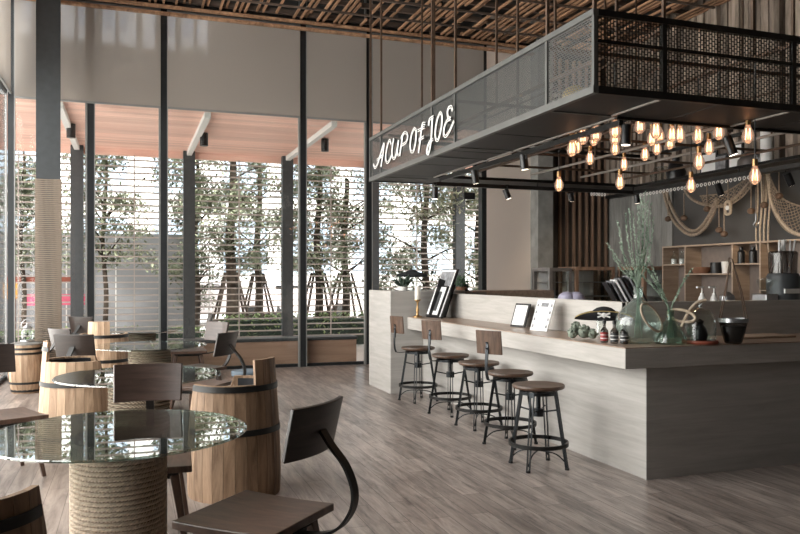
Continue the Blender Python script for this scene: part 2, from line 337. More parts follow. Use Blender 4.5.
# ================================================================ ROOM SHELL
WY = 12.6; LX = -1.72; RX = 8.75; CH = 6.3; BY = -4.0
MB().box(LX - .05, RX + .3, BY, WY + .1, -.12, 0).build('floor', 'floor', kind='structure')
ceiling = MB().box(LX - .05, RX + .3, BY, WY + .3, CH, CH + .2).build('ceiling', 'ceil', kind='structure')
# slatted timber screen hanging under the ceiling
sl = MB(); x = LX + .1
while x < RX:
    y = BY + .2
    while y < WY - .25:
        L = random.uniform(1.4, 4.2); y2 = min(y + L, WY - .22)
        if random.random() > .07:
            z = 5.73 + random.choice((0, .0, .045)); sl.box(x, x + .032, y, y2, z, z + .035)
        y = y2 + random.choice((0, .02, .3))
    x += random.choice((.085, .1, .12, .19))
sl.build('slat_lattice', 'slat', ceiling, smooth=0)
jo = MB(); y = BY + .5
while y < WY - .2:
    jo.box(LX, RX, y, y + .05, 5.78, 5.86); jo.box(LX, RX, y + .14, y + .17, 5.70, 5.73); y += .72
jo.build('lattice_joist', 'joist', ceiling, smooth=0)
hg = MB()
for x in range(-1, 9, 2):
    for yy in (0, 2.5, 5, 7.5, 10, 12): hg.cyl((x, yy, 5.85), (x, yy, CH), .012, 6)
hg.build('lattice_hanger', 'dsteel', ceiling)
# header beams along the glass
MB().box(LX, 7.3, WY - .02, WY - .005, 5.74, CH).build('header_sky_block', 'darkwall', kind='structure', smooth=0)  # added dark panel, shuts out the bright sky above the header
hb = MB().box(LX, 7.3, WY - .22, WY - .14, 5.58, 5.62).box(LX, 7.3, WY - .30, WY - .24, 5.66, 5.70)
hb.build('trim_1', 'slat', kind='structure', smooth=0)
MB().box(LX, 7.3, WY - .22, WY - .03, 5.71, 5.77).build('trim_2', 'dsteel', kind='structure', smooth=0)
# window wall (far)
MX = [-1.70, -.60, .467, 2.69, 3.84, 6.05]
for i in range(len(MX) - 1):
    a, b = MX[i], MX[i + 1]
    f = MB().box(a - .01 if i else a, a + .085, WY - .06, WY + .10, 0, CH)
    f.box(a + .085, b, WY + .0, WY + .05, 0, .05).box(a + .085, b, WY, WY + .05, CH - .08, CH).box(a + .085, b, WY, WY + .05, 4.20, 4.27)
    if i == len(MX) - 2: f.box(b - .03, b + .06, WY - .06, WY + .1, 0, CH)
    fr = f.build(f'window_{i + 1}', 'mull', kind='structure', smooth=0)
    MB().box(a + .085, b - .012, WY + .02, WY + .032, .05, CH - .08).build('pane', 'glasspane', fr, smooth=0)
    MB().box(a - .04, a - .012, WY - .065, WY + .0, 0, CH).box(a + .087, a + .10, WY - .075, WY - .01, 0, CH).build('frame_trim', 'alu', fr, smooth=0)
# window wall (left)
for k, (a, b) in enumerate([(12.5, 10.3), (10.3, 8.1), (8.1, 5.9), (5.9, 3.7), (3.7, 2.4)]):
    fr = MB().box(LX - .05, LX + .05, b - .04, b + .04, 0, CH).box(LX - .02, LX + .02, b, a, 0, .05).box(LX - .02, LX + .02, b, a, 4.2, 4.27).build(f'window_{k + 6}', 'mull', kind='structure', smooth=0)
    MB().box(LX - .006, LX + .006, b + .04, a - .04, .05, CH).build('pane', 'glasspane', fr, smooth=0)
# solid walls
MB().box(LX, RX + .3, BY - .2, BY, 0, CH).build('light_block_front', 'darkwall', kind='structure', smooth=0)  # unseen end wall, added to keep light off the bar's near face
MB().box(LX - .05, LX + .05, BY, 2.36, 0, CH).build('light_block_left', 'darkwall', kind='structure', smooth=0)  # unseen solid stretch, added to block side light on the bar's near face
wb = MB().box(6.11, 7.32, WY - .06, WY + .1, 0, CH).build('wall_back', 'plaster', kind='structure', smooth=0)
MB().box(7.32, RX + .3, WY - .02, WY + .1, 0, CH).build('dark_backing', 'darkwall', wb, smooth=0)
bt = MB(); x = 7.42
while x < 8.7:
    bt.box(x, x + .028, WY - .10, WY - .021, .0, 5.6); x += random.choice((.13, .15, .2))
bt.build('batten', 'browntrim', wb, smooth=0)
MB().box(7.01, 7.32, WY - .34, WY - .061, 0, CH).build('wall_pier', 'concrete', kind='structure', smooth=0)
wr = MB().box(RX, RX + .3, BY, WY - .02, 0, CH).build('wall_right', 'darkwall', kind='structure', smooth=0)
gb = MB(); y = 10.72
while y < WY - .12: gb.box(RX - .03, RX, y, y + .275, 0, 3.05); y += .28
gb.build('grey_board', 'greyboards', wr, smooth=0)
bo = MB(); y = -.5
while y < WY - .1:
    wd = random.choice((.07, .10, .14, .18)); dp = random.choice((.03, .05, .09, .12)); bo.box(RX - dp, RX - .001, y, min(y + wd, WY - .1), 3.06, 6.0); y += wd + random.choice((.008, .02, .05))
bo.build('upper_board', 'boards', wr, smooth=0)
MB().box(RX - .14, RX - .001, -.5, WY - .1, 3.0, 3.059).build('board_ledge', 'dsteel', wr, smooth=0)

# column with rope wrap
c = thing('column', 'square dark grey steel column wrapped in twine below, by the left windows', 'column', fl(48.5, 10.4)); c.rotation_euler.z = R(4)
MB().box(-.15, .15, -.15, .15, 0, CH).build('column_shaft', 'post', c, smooth=0)
rp = MB()
for i in range(108):
    z = .02 + i * .026; rp.tube(smooth_path([(-.155, -.155, z), (.155, -.155, z + .006), (.155, .155, z + .013), (-.155, .155, z + .02)], 1, True), .0145, 5, True)
rp.build('rope_wrap', 'ropefine', c)

# roller blinds
def blind(x0, x1, label, group='roller blinds on the far windows'):
    t = thing('roller_blind', label, 'blind', ((x0 + x1) / 2, WY - .10, 4.17)); w_ = (x1 - x0) / 2
    MB().box(-w_, w_, -.002, .002, .0, 1.50).build('fabric', 'blind', t, smooth=0)
    MB().box(-w_, w_, -.014, .014, -.03, .0).build('bottom_bar', 'alu', t, bevel=.004)
    MB().cyl((-w_, 0, 1.50), (w_, 0, 1.50), .03, 12).build('roller_tube', 'alu', t)
blind(-1.0, .455, 'widest pale roller blind, half lowered beside the square column')
blind(.56, 2.665, 'beige roller blind over the second window bay from the column')
blind(2.785, 3.815, 'narrow beige roller blind left of the sign canopy')
blind(3.935, 6.03, 'beige roller blind seen behind the hanging rods of the canopy')
blind(-1.60, -1.06, 'narrow strip of blind left of the square column')
t = thing('roller_blind', 'roller blind on the left side wall, cut by the photo edge', 'blind', (LX + .10, 10.2, 4.17))
MB().box(-.002, .002, -2.0, 2.05, 0, 1.6).build('fabric', 'blind', t, smooth=0); MB().box(-.014, .014, -2.0, 2.05, -.03, 0).build('bottom_bar', 'alu', t)
# glass above the blinds is closed off by the added dark panel

# ================================================================ EXTERIOR
MB().box(-60, 60, WY + .1, 80, -.30, -.14).build('ground', 'paving', kind='structure', smooth=0)
MB().box(-40, LX - .05, -30, WY + .1, -.30, -.14).build('ground_left', 'paving', kind='structure', smooth=0)
# pergola
PY = 17.0; PXs = [-3.2, -1.02, 1.20, 3.33, 5.35, 7.54, 9.7]
pg = thing('pergola', 'outdoor pergola with salmon pink plank soffit on grey posts beyond the windows', 'pergola', (2, PY, -.14))
MB_ = MB(); y = WY + .15
while y < 17.1: MB_.box(-8 - 2, 10 - 2, y - PY, y + .122 - PY, 4.20 + .14, 4.23 + .14); y += .136
MB_.build('plank_soffit', 'pergola', pg, smooth=0)
MB().box(-10, 8, WY + .12 - PY, 17.2 - PY, 4.38, 4.44).build('roof_deck', 'facade', pg, smooth=0)
MB().box(-10, 8, 17.08 - PY, 17.2 - PY, 4.20, 4.38).build('edge_beam', 'pergola', pg, smooth=0)
MB().box(-10, 8, 13.30 - PY, 13.36 - PY, 4.44, 5.42).box(-.75, 8, 13.30 - PY, 13.36 - PY, 5.42, 7.6).build('glow_block_wall', 'greyclad', pg, smooth=0)  # added wall behind the blinds, keeps sky glow off their lower part
fn_ = MB(); x = -5.0
while x < -.8: fn_.box(x, x + .10, 13.28 - PY, 13.38 - PY, 5.42, 7.6).box(x + .30, x + .35, 13.28 - PY, 13.38 - PY, 5.42, 7.6); x += .62
fn_.box(-5, -.8, 13.29 - PY, 13.37 - PY, 6.05, 6.14).build('glow_split_fins', 'greyclad', pg, smooth=0)  # added fins, cut the sky glow behind the blinds into panes
for x in PXs: MB().box(x - 2 - .12, x - 2 + .12, -.10, .10, 0, 4.34).build('post', 'post', pg, smooth=0)
for x in (-1.02, 1.20, 3.33, 5.35): MB().box(x - 2 - .05, x - 2 + .05, WY + .2 - PY, -.05, 4.24, 4.335).build('rafter', 'facade', pg, smooth=0)
for n_, (u, v) in enumerate(((71, 130), (204, 139), (325, 145))):
    p = at_h(u, v - 6, 4.18); d = MB().cyl((0, 0, -.24), (0, 0, 0), .075, 16).build('downlight', 'black', None, loc=p)
    tag(d, 'black cylinder downlight under the pergola, ' + ('by the square column' , 'second from the column', 'nearest the sign canopy')[n_], 'light', 'pergola downlights')
# louvre screens
for i in range(len(PXs) - 1):
    a, b = PXs[i] + .12, PXs[i + 1] - .12
    s = MB(); z = .30
    while z < 4.1: s.box(-(b - a) / 2, (b - a) / 2, -.035, .035, z, z + .027); z += .135
    o = s.build('louvre_screen', 'louvre', None, loc=((a + b) / 2, PY, -.14), smooth=0)
    tag(o, ('pale horizontal louvre screen outside, ' + ['far left bay beyond the column', 'bay directly right of the column', 'third bay, crossed by a single tree trunk', 'bay left of the sign canopy, two staked trees behind', 'bay just below the canopy sign', 'rightmost bay beside the pale wall panel'][i]), 'screen', 'louvre screens between pergola posts')
    vt = MB().box(-.012, .012, -.012, .012, .2, 4.2); vt.build('mid_rod', 'louvre', o)
# planter bench outside the glass
t = thing('planter_bench', 'long low timber bench with grey top just outside the far windows', 'bench', (1.0, 12.95, -.14))
MB().box(-2.6, 2.72, -.17, .2, .05, .56).build('timber_front', 'benchwood', t, smooth=0); MB().box(-2.62, 2.74, -.2, .25, .56, .61).build('bench_top', 'post', t, bevel=.008)
# hedge
def hedge(x0, x1, y, h, label):
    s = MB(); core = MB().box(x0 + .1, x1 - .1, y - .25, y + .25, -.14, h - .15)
    s.leaves([(random.uniform(x0, x1), y + random.uniform(-.4, .4), -.1 + (h + .1) * random.random() ** .6) for _ in range(int((x1 - x0) * 420))], .07)
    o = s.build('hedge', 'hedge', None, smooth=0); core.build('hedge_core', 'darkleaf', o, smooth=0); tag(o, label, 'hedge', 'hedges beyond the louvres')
hedge(2.0, 7.5, 18.2, .62, 'clipped green hedge low behind the louvres, below the staked trees')
hedge(-3.5, 1.7, 19.0, .32, 'low strip of green planting behind the left louvres')
# trees
def tree(u, z, rt, h, crown, n, label, staked=True, rad=1.9, lo=1.9, size=.068):
    p = fl(u, z, -.14); t = thing('tree', label, 'tree', p, 0, 'young trees outside')
    tr = MB().tube(smooth_path([(0, 0, 0), (.05, .03, 1.2), (-.03, 0, 2.6), (.06, -.02, 4.2), (0, 0, h)], 5), rt, 9, r2=rt * .35)
    for k in range(12):
        a = random.uniform(0, 6.28); zz = random.uniform(lo - .3, h - .8); L = random.uniform(.7, rad)
        tr.tube(smooth_path([(0, 0, zz), (cos(a) * L * .5, sin(a) * L * .5, zz + .35), (cos(a) * L, sin(a) * L, zz + random.uniform(.2, .9))], 4), .03, 5, r2=.008)
    tr.build('trunk', 'bark', t)
    pts = []
    cl = [(random.gauss(0, rad * .5), random.gauss(0, rad * .5), random.uniform(lo, h + .4)) for _ in range(crown)]
    for _ in range(int(n * 3.2)):
        q = random.choice(cl); pts.append((q[0] + random.gauss(0, .22), q[1] + random.gauss(0, .22), q[2] + random.gauss(0, .13)))
    MB().leaves(pts, size).build('foliage', 'leafout', t, smooth=0)
    if staked:
        s = thing('tree_stake', 'pyramid of dark support poles around the ' + label.split(' tree')[0] + ' tree', 'tree support', p, 0, 'tree support frames')
        for k in range(4):
            a = pi / 4 + k * pi / 2; MB().cyl((cos(a) * .75, sin(a) * .75, 0), (cos(a) * .2, sin(a) * .2, 1.75), .035, 7).build('pole', 'stake', s)
        m = MB()
        for k in range(4):
            a = k * pi / 2; m.bar((cos(a + pi / 4) * .30 , sin(a + pi / 4) * .30, 1.5), (cos(a - pi / 4) * .30, sin(a - pi / 4) * .30, 1.5), .05, .06)
            m.bar((cos(a + pi / 4) * .62 , sin(a + pi / 4) * .62, .45), (cos(a - pi / 4) * .62, sin(a - pi / 4) * .62, .45), .03, .04)
        m.build('cross_bar', 'stake', s)
tree(231, 20.5, .19, 7.0, 60, 5200, 'thick staked tree behind the third louvre bay')
tree(258, 23.5, .15, 6.5, 40, 2600, 'thinner leaning staked tree just right of the thick one')
tree(318, 20.5, .13, 7.0, 44, 3200, 'straight staked tree behind the bay left of the sign canopy, the left one of two')
tree(345, 21.5, .13, 4.4, 32, 2200, 'short staked tree right of the straight one, left of the sign canopy')
tree(425, 19.5, .12, 6.5, 80, 6400, 'dense leafy tree right behind the black hat on the bar', False, 2.3, .9)
tree(478, 21.0, .12, 6.0, 40, 3000, 'leafy tree at the right end of the windows', False, 1.6, .9)
tree(104, 19.0, .07, 5.2, 34, 2300, 'slender light tree just right of the rope column', False, .95, 2.0)
tree(22, 19.2, .07, 5.2, 34, 2300, 'slender light tree left of the rope column', False, .85, 2.0)
tree(196, 21.6, .10, 5.6, 40, 2800, 'leafy tree half hidden behind the second pergola post', False, 1.1, .9)
# buildings
b = thing('office_building', 'pale facade building with rows of windows far outside', 'building', (0, 36, -.14))
MB().box(-28, 30, 0, 8, 0, 16).build('wall', 'facade', b, smooth=0)
for zi in range(4):
    for xi in range(11): MB().box(-14.5 + xi * 3.1, -14.5 + xi * 3.1 + 2.0, -.06, .05, 1.8 + zi * 3.6, 4.3 + zi * 3.6).build('window', 'facadewin', b, smooth=0)
for zi in range(4): MB().box(-15, 20, -.2, -.05, 1.2 + zi * 3.6, 1.45 + zi * 3.6).build('ledge', 'white', b, smooth=0)
p0, p1 = fl(88, 25), fl(168, 25)
o = MB().box(p0.x - 4, p1.x + .5, 23.3, 23.6, -.14, 2.75).build('clad_wall', 'greyclad', smooth=0); tag(o, 'smooth grey garden wall behind the louvres right of the column', 'wall')
for k in range(6): MB().box(p0.x - 3 + k * 1.3, p0.x - 2.97 + k * 1.3, 23.28, 23.31, -.1, 2.7).build('joint', 'white', o, smooth=0)
def car(u, z, rz, label):
    t = thing('car', label, 'car', fl(u, z, -.14), rz, 'parked cars outside')
    prof = [(-2.1, .35), (-2.15, .75), (-1.75, .95), (-1.3, 1.4), (.35, 1.45), (1.0, 1.0), (2.0, .85), (2.15, .6), (2.1, .35)]
    vs = [(x, s_ * (.82 if z_ < 1.05 else .68), z_) for s_ in (-1, 1) for x, z_ in prof]; n = len(prof)
    MB().add(vs, [tuple(range(n)), tuple(range(2 * n - 1, n - 1, -1))] + [(i, (i + 1) % n, n + (i + 1) % n, n + i)[::-1] for i in range(n)]).build('body', 'car', t, bevel=.06)
    MB().box(-1.15, .3, -.76, .76, 1.02, 1.32).build('side_window', 'black', t)
    for x in (-1.3, 1.3):
        for y in (-.78, .78): MB().cyl((x, y - .1, .32), (x, y + .1, .32), .32, 18).build('wheel', 'tyre', t)
car(212, 27.0, R(8), 'pinkish white car parked behind the louvres, left of the thick staked tree')
car(300, 29.5, R(5), 'pale pink car parked behind the two central staked trees')
s = thing('market_stall', 'red brown timber stall with pink banner behind the far left louvres', 'stall', fl(44, 19.5, -.14))
for x in (-.7, 0, .68): MB().box(x - .05, x + .05, -.05, .05, 0, 1.62).build('post', 'redwood', s)
MB().box(-.85, .85, -.08, .08, 1.52, 1.64).build('top_beam', 'redwood', s); MB().box(-.5, 1.1, -.09, -.06, .92, 1.2).build('banner', 'pink', s); MB().box(-.92, -.6, -.1, .1, 1.1, 1.5).build('cloth', 'orange', s)

# ================================================================ BAR
bar = thing('bar_counter', 'long L-shaped pale washed wood bar counter with tall end block', 'counter', (3.6, 4.71, 0))
MB().box(0, .34, 0, 4.55, 0, .83).box(.34, 5.0, 0, .66, 0, .83).build('base', 'greywash', bar, smooth=0)
MB().box(-.45, .60, 4.55, 5.48, 0, 1.32).build('end_block', 'greywash', bar, smooth=0, bevel=.003)
MB().box(.30, .36, .66, 4.55, .835, 1.29).box(.30, 5.0, .655, .715, .98, 1.29).build('back_panel', 'whitewash', bar, smooth=0, bevel=.003)
MB().box(.36, 5.0, .715, 1.3, .0, .9).box(.36, 1.0, 1.3, 4.55, 0, .9).build('inner_cabinet', 'greywash', bar, smooth=0)
wt = thing('worktop', 'thick pale wood bar ledge with a brown top, running along and around the bar', 'worktop', (3.38, 4.66, 0))
MB().box(0, .519, .0, 4.599, .832, .978).box(.519, 5.2, 0, .704, .832, .978).build('ledge', 'whitewash', wt, smooth=0, bevel=.003)
MB().box(.004, .517, .004, 4.597, .979, .986).box(.517, 5.19, .004, .702, .979, .986).build('top_veneer', 'walnut', wt, smooth=0)
TOP = .987
o = MB().box(4.21, 5.75, 9.60, 10.1, 0, 1.31).build('service_cabinet', 'walnut', smooth=0, bevel=.004); tag(o, 'brown wood cabinet top showing behind the bar back panel at far end', 'cabinet')
# ================================================================ BAR STOOLS
def make_stool(back, label, loc):
    t = thing('bar_stool', label, 'stool', loc, 0, 'bar stools along the counter')
    MB().lathe([(.0, .615), (.17, .615), (.2, .625), (.207, .638), (.203, .651), (.18, .652), (.09, .645), (0, .643)], 36).build('seat', 'stoolwood', t)
    fr = MB().cyl((0, 0, .42), (0, 0, .605), .018, 12)
    for k in range(4): a = pi / 4 + k * pi / 2; fr.bar((0, 0, .590), (cos(a) * .15, sin(a) * .15, .590), .03, .012)
    fr.lathe([(.135, .575), (.15, .575), (.15, .60), (.135, .60)], 28); fr.lathe([(.03, .40), (.045, .40), (.045, .46), (.03, .46)], 14)
    for k in range(4): a = pi / 4 + k * pi / 2; fr.cyl((0, 0, .43), (cos(a) * .155, sin(a) * .155, .46), .007, 6)
    fr.build('seat_frame', 'bsteel', t)
    for k in range(4):
        a = pi / 4 + k * pi / 2; c_, s_ = cos(a), sin(a); x, y = -s_, c_
        m = MB()
        for sg in (-1, 1):
            m.bar((c_ * .14 + x * .014 * sg, s_ * .14 + y * .014 * sg, .60), (c_ * .232 + x * .010 * sg, s_ * .232 + y * .010 * sg, .01), .007, .022, (c_, s_, 0))
        m.bar((c_ * .14, s_ * .14, .60), (c_ * .145, s_ * .145, .56), .03, .02, (c_, s_, 0))
        lg = m.build('leg', 'bsteel', t); MB().cyl((c_ * .233, s_ * .233, 0), (c_ * .233, s_ * .233, .018), .018, 10).build('foot_cap', 'black', lg)
    MB().lathe([(.222, .175), (.236, .175), (.236, .205), (.222, .205), (.222, .175)], 40).build('foot_ring', 'dsteel', t)
    m = MB()
    for k in range(2):
        a = pi / 4 + k * pi / 2; m.tube(smooth_path([(cos(a) * .23, sin(a) * .23, .05), (cos(a) * .12, sin(a) * .12, .12), (-cos(a) * .12, -sin(a) * .12, .12), (-cos(a) * .23, -sin(a) * .23, .05)], 5), .006, 6)
    m.build('cross_brace', 'bsteel', t)
    if back:
        pts = smooth_path([(-.05, 0, .605), (-.28, 0, .60), (-.33, 0, .63), (-.345, 0, .74), (-.33, 0, .94)], 6)
        MB().strip(pts, .028, .008, (0, 1, 0)).cyl((-.330, -.0, .88), (-.336, 0, .78), .011, 8).build('back_bracket', 'bsteel', t)
        def fn(u, v):
            yy = (u - .5) * .27; return Vector((-.315 - .02 * v + 1.1 * yy * yy, yy, .83 + .205 * v)), Vector((1, -2.2 * yy, .1))
        br_ = MB().plate(fn, 10, 3, .018).build('backrest', 'stoolwood', t, bevel=.003)
        for zz in (.88, .93): MB().cyl((-.352, 0, zz), (-.338, 0, zz), .007, 8).build('bolt', 'bsteel', br_)
    return t
ss = [((3.05, 5.33), 0, 'backless round bar stool nearest to the camera', -4), ((3.22, 6.13), 1, 'bar stool with wooden backrest, second nearest to the camera', 26),
      ((3.30, 6.95), 0, 'backless bar stool in the middle of the row of five', 10), ((3.32, 7.72), 1, 'bar stool with low backrest, second from the tall end block', 26), ((3.30, 8.66), 1, 'bar stool with low backrest nearest the tall end block', 14)]
for (p, bk, lab, r) in ss: make_stool(bk, lab, (p[0], p[1], 0)).rotation_euler.z = R(r)

# ================================================================ TABLES
def strands(r, z0, z1, pitch):
    m = MB(); n = int((z1 - z0) / pitch)
    for i in range(n):
        zc = z0 + (i + .5) * pitch
        for k in range(3):
            P = []; S = 208
            for j in range(S):
                a = 2 * pi * j / S; ph = 26 * a + k * 2 * pi / 3 + i; P.append(((r + cos(ph) * pitch * .30) * cos(a), (r + cos(ph) * pitch * .30) * sin(a), zc + sin(ph) * pitch * .30))
            m.tube(P, pitch * .235, 5, True)
    return m
def table(loc, label, hi=False):
    t = thing('round_table', label, 'table', (loc[0], loc[1], 0), 0, 'round glass tables')
    MB().cyl((0, 0, 0), (0, 0, .722), .205, 40).build('drum_core', 'bronze', t)
    if hi: strands(.217, .0, .722, .0235).build('rope_drum', 'strand', t)
    else:
        m = MB()
        for i in range(24): m.lathe([(.208, i * .03), (.226, i * .03 + .004), (.232, i * .03 + .015), (.226, i * .03 + .026), (.208, i * .03 + .03)], 40)
        m.build('rope_drum', 'rope', t)
    MB().lathe([(0, .725), (.615, .725), (.622, .728), (.622, .734), (.615, .738), (0, .738)], 96).build('glass_top', 'tabletop', t, smooth=12)
    return t
table((-.05, 4.03), 'round glass table on a thick coiled rope drum, nearest to the camera', True)
table((.07, 6.29), 'round glass table second from the camera, behind a plain chair back')
table((.21, 9.0), 'round glass table third from the camera, rope drum showing below')
table((.13, 11.6), 'round glass table farthest away, close to the windows')

# ================================================================ CHAIRS
def make_chair(loc, face, label, bm='chairback_shade'):
    t = thing('dining_chair', label, 'chair', (loc[0], loc[1], 0), R(face), 'dark wood chairs with curved steel backs')
    def sf(u, v):
        x = (u - .5) * .50; y = (v - .5) * (.50 + .03 * u); return Vector((x, y, .44 + .10 * x * x)), Vector((0, 0, 1))
    MB().plate(sf, 8, 4, .036).build('seat', 'chairwood', t, bevel=.005)
    MB().box(-.19, .19, -.19, .19, .385, .415).box(-.24, -.03, -.03, .03, .40, .42).build('seat_frame', 'dsteel', t)
    for sx in (-1, 1):
        for sy in (-1, 1): MB().bar((sx * .17, sy * .17, .40), (sx * .235, sy * .235, 0), .05, .05, (1, 0, 0), .028, .028).build('leg', 'chairwood', t, bevel=.004)
    pts = smooth_path([(-.10, 0, .405), (-.27, 0, .400), (-.40, 0, .435), (-.475, 0, .52), (-.49, 0, .61), (-.45, 0, .71), (-.38, 0, .79), (-.335, 0, .85)], 7)
    MB().strip(pts, .048, .012, (0, 1, 0)).build('back_bracket', 'dsteel', t)
    def bf(u, v):
        yy = (u - .5) * .39; return Vector((-.30 - .05 * v + .95 * yy * yy, yy * (1 + .03 * v), .745 + .222 * v)), Vector((1, -1.9 * yy, .2))
    MB().plate(bf, 14, 4, .022).build('backrest', bm, t, bevel=.004)
    return t
make_chair((.53, 3.395), 135.7, 'large dark chair in the front, seat and steel curve fully shown')
make_chair((.08, 4.60), -95, 'brown backed chair standing between the first and second table', 'chairback')
make_chair((-.92, 6.42), -65, 'dark chair cut by the left photo edge, between first and second table')
p = fl(79, 7.1); make_chair((p.x + .1, p.y + .30), 62, 'dark backed chair behind the raised barrel seat left of the second table')
p = fl(52, 7.9); make_chair((p.x + .33, p.y + .12), 35, 'small dark chair back just right of the rope column')
p = fl(72, 10.4); make_chair((p.x + .32, p.y + .05), 50, 'grey chair back by the post at the farthest table')
make_chair((.64, 7.70), 145, 'dark chair with curved steel back arm behind the cut barrel seat')
make_chair((.72, 9.10), 212, 'chair with pale shining backrest right of the third table', 'chairback')
make_chair((.78, 11.3), 180, 'small dark red chair back near the windows, farthest right')

# ================================================================ BARRELS
def brad(z, r0=.285, rm=.327, h=.95):
    return rm - .05 * (z / h) ** 1.6 - .012 * (1 - min(1, z / .3)) ** 2
def barrel_chair(loc, face, label, m='barrel', hoops=(.10, .44, .73), back=58, top_hoop=False):
    t = thing('barrel_chair', label, 'seat', (loc[0], loc[1], 0), R(face), 'seats cut from wooden barrels')
    def topz(a):   # a = angle from the back (-X)
        a = abs(a)
        if a < R(back): return .94
        if a < R(122): return .775
        if a < R(142): return .775 - (a - R(122)) / R(20) * .33
        return .43
    N = 26; st = MB()
    for k in range(N):
        a0 = -pi + 2 * pi * k / N + .004; a1 = -pi + 2 * pi * (k + 1) / N - .004; am = (a0 + a1) / 2; vs = []; nz = 9
        za, zb = topz(a0 * .98), topz(a1 * .98)
        if abs(am) < R(back) or R(back) <= abs(am) < R(118): za = zb = topz(am)
        for j in range(nz + 1):
            for a, zt in ((a0, za), (a1, zb)):
                z = zt * j / nz; r = brad(z)
                for rr in (r, r - .026): vs.append((-cos(a) * rr, sin(a) * rr, z))
        fs = [(0, 1, 3, 2), (nz * 4, nz * 4 + 2, nz * 4 + 3, nz * 4 + 1)]
        for j in range(nz):
            b_ = j * 4; fs += [(b_, b_ + 2, b_ + 6, b_ + 4), (b_ + 1, b_ + 5, b_ + 7, b_ + 3), (b_, b_ + 4, b_ + 5, b_ + 1), (b_ + 2, b_ + 3, b_ + 7, b_ + 6)]
        st.add(vs, fs)
    st.build('staves', m, t, smooth=40)
    for hz in hoops + ((.86,) if top_hoop else ()):
        lim = pi if hz < .40 else (R(back) if hz > .80 else R(124)); h = MB(); n = 40
        r1 = brad(hz) + .002; r2 = brad(hz + .04) + .002
        pr = [(r1, hz), (r1 + .004, hz), (r2 + .004, hz + .04), (r2, hz + .04)]
        h.lathe(pr + [pr[0]], n, a0=pi - lim, a1=pi + lim - (0 if lim < pi else .001)); h.build('hoop', 'dsteel', t)
    MB().lathe([(0, .41), (.285, .41), (.285, .44), (.26, .465), (0, .47)], 36).build('cushion', 'felt', t)
    MB().lathe([(brad(.50) - .028, .46), (brad(.9) - .030, .76), (brad(.9) - .04, .76), (brad(.50) - .04, .46)], 30, a0=pi - R(118), a1=pi + R(118)).build('lining', 'felt', t)
    return t
barrel_chair((.69, 5.42), 139, 'large barrel seat with cut raised back, right of the second table', 'barreldark', (.44, .73), 34)
p = fl(78, 6.75); barrel_chair((p.x, p.y), 6, 'barrel seat with raised stave back, left behind the second table', 'barrel', (.10, .56), 33, True)
p = fl(104, 9.8); barrel_chair((p.x, p.y), 78, 'barrel seat by the farthest table, round back towards the camera', 'barrel', (.10, .42, .73), 26)
barrel_chair((-.58, 3.0), 41, 'barrel seat in the lower left corner, cut by the photo edge', 'barreldark', (.10, .42, .67))
p = fl(26.5, 9.95); t = thing('barrel', 'small full barrel with lid and iron hoops beside the rope column', 'barrel', p)
st = MB(); N = 18
for k in range(N):
    a0 = 2 * pi * k / N + .006; a1 = 2 * pi * (k + 1) / N - .006; vs = []; nz = 8
    for j in range(nz + 1):
        z = .62 * j / nz; q = (j / nz - .5) * 2; r = .215 - .04 * q * q
        for a in (a0, a1):
            for rr in (r, r - .02): vs.append((cos(a) * rr, sin(a) * rr, z))
    fs = [(0, 1, 3, 2), (nz * 4, nz * 4 + 2, nz * 4 + 3, nz * 4 + 1)]
    for j in range(nz): b_ = j * 4; fs += [(b_, b_ + 2, b_ + 6, b_ + 4), (b_ + 1, b_ + 5, b_ + 7, b_ + 3)]
    st.add(vs, fs)
st.build('staves', 'barrel', t)
for hz in (.02, .12, .50, .56): q = (hz / .62 - .5) * 2; r = .218 - .04 * q * q; MB().lathe([(r - .004, hz), (r + .002, hz), (r + .002, hz + .028), (r - .004, hz + .028)], 32).build('hoop', 'dsteel', t)
MB().lathe([(0, .60), (.165, .60), (.165, .62), (.19, .622), (.19, .64), (.12, .655), (0, .66)], 32).build('lid', 'greyboards', t)
t = thing('lantern', 'small clear lantern with wire handle on the barrel lid', 'lantern', p + Vector((.01, 0, .661)))
MB().lathe([(0, 0), (.085, 0), (.085, .02), (0, .02)], 20).build('foot', 'inox', t); MB().lathe([(.06, .02), (.075, .05), (.07, .13), (.05, .17)], 20).build('glass_body', 'glassclear', t)
MB().lathe([(.055, .17), (.06, .18), (.03, .21), (.012, .22), (.012, .24), (0, .24)], 20).build('cap', 'inox', t)
MB().tube(smooth_path([(-.07, 0, .17), (-.065, 0, .24), (0, 0, .29), (.065, 0, .24), (.07, 0, .17)], 6), .005, 6).build('handle', 'inox', t)
p = fl(247, 8.35); t = thing('low_stool', 'low stool with blue grey cushion behind the large barrel seat', 'stool', p)
MB().cyl((0, 0, .42), (0, 0, .48), .17, 24).build('cushion', 'cushion', t, bevel=.012)
for k in range(3): a = k * 2.1; MB().cyl((cos(a) * .16, sin(a) * .16, 0), (cos(a) * .11, sin(a) * .11, .42), .014, 8).build('leg', 'dsteel', t)

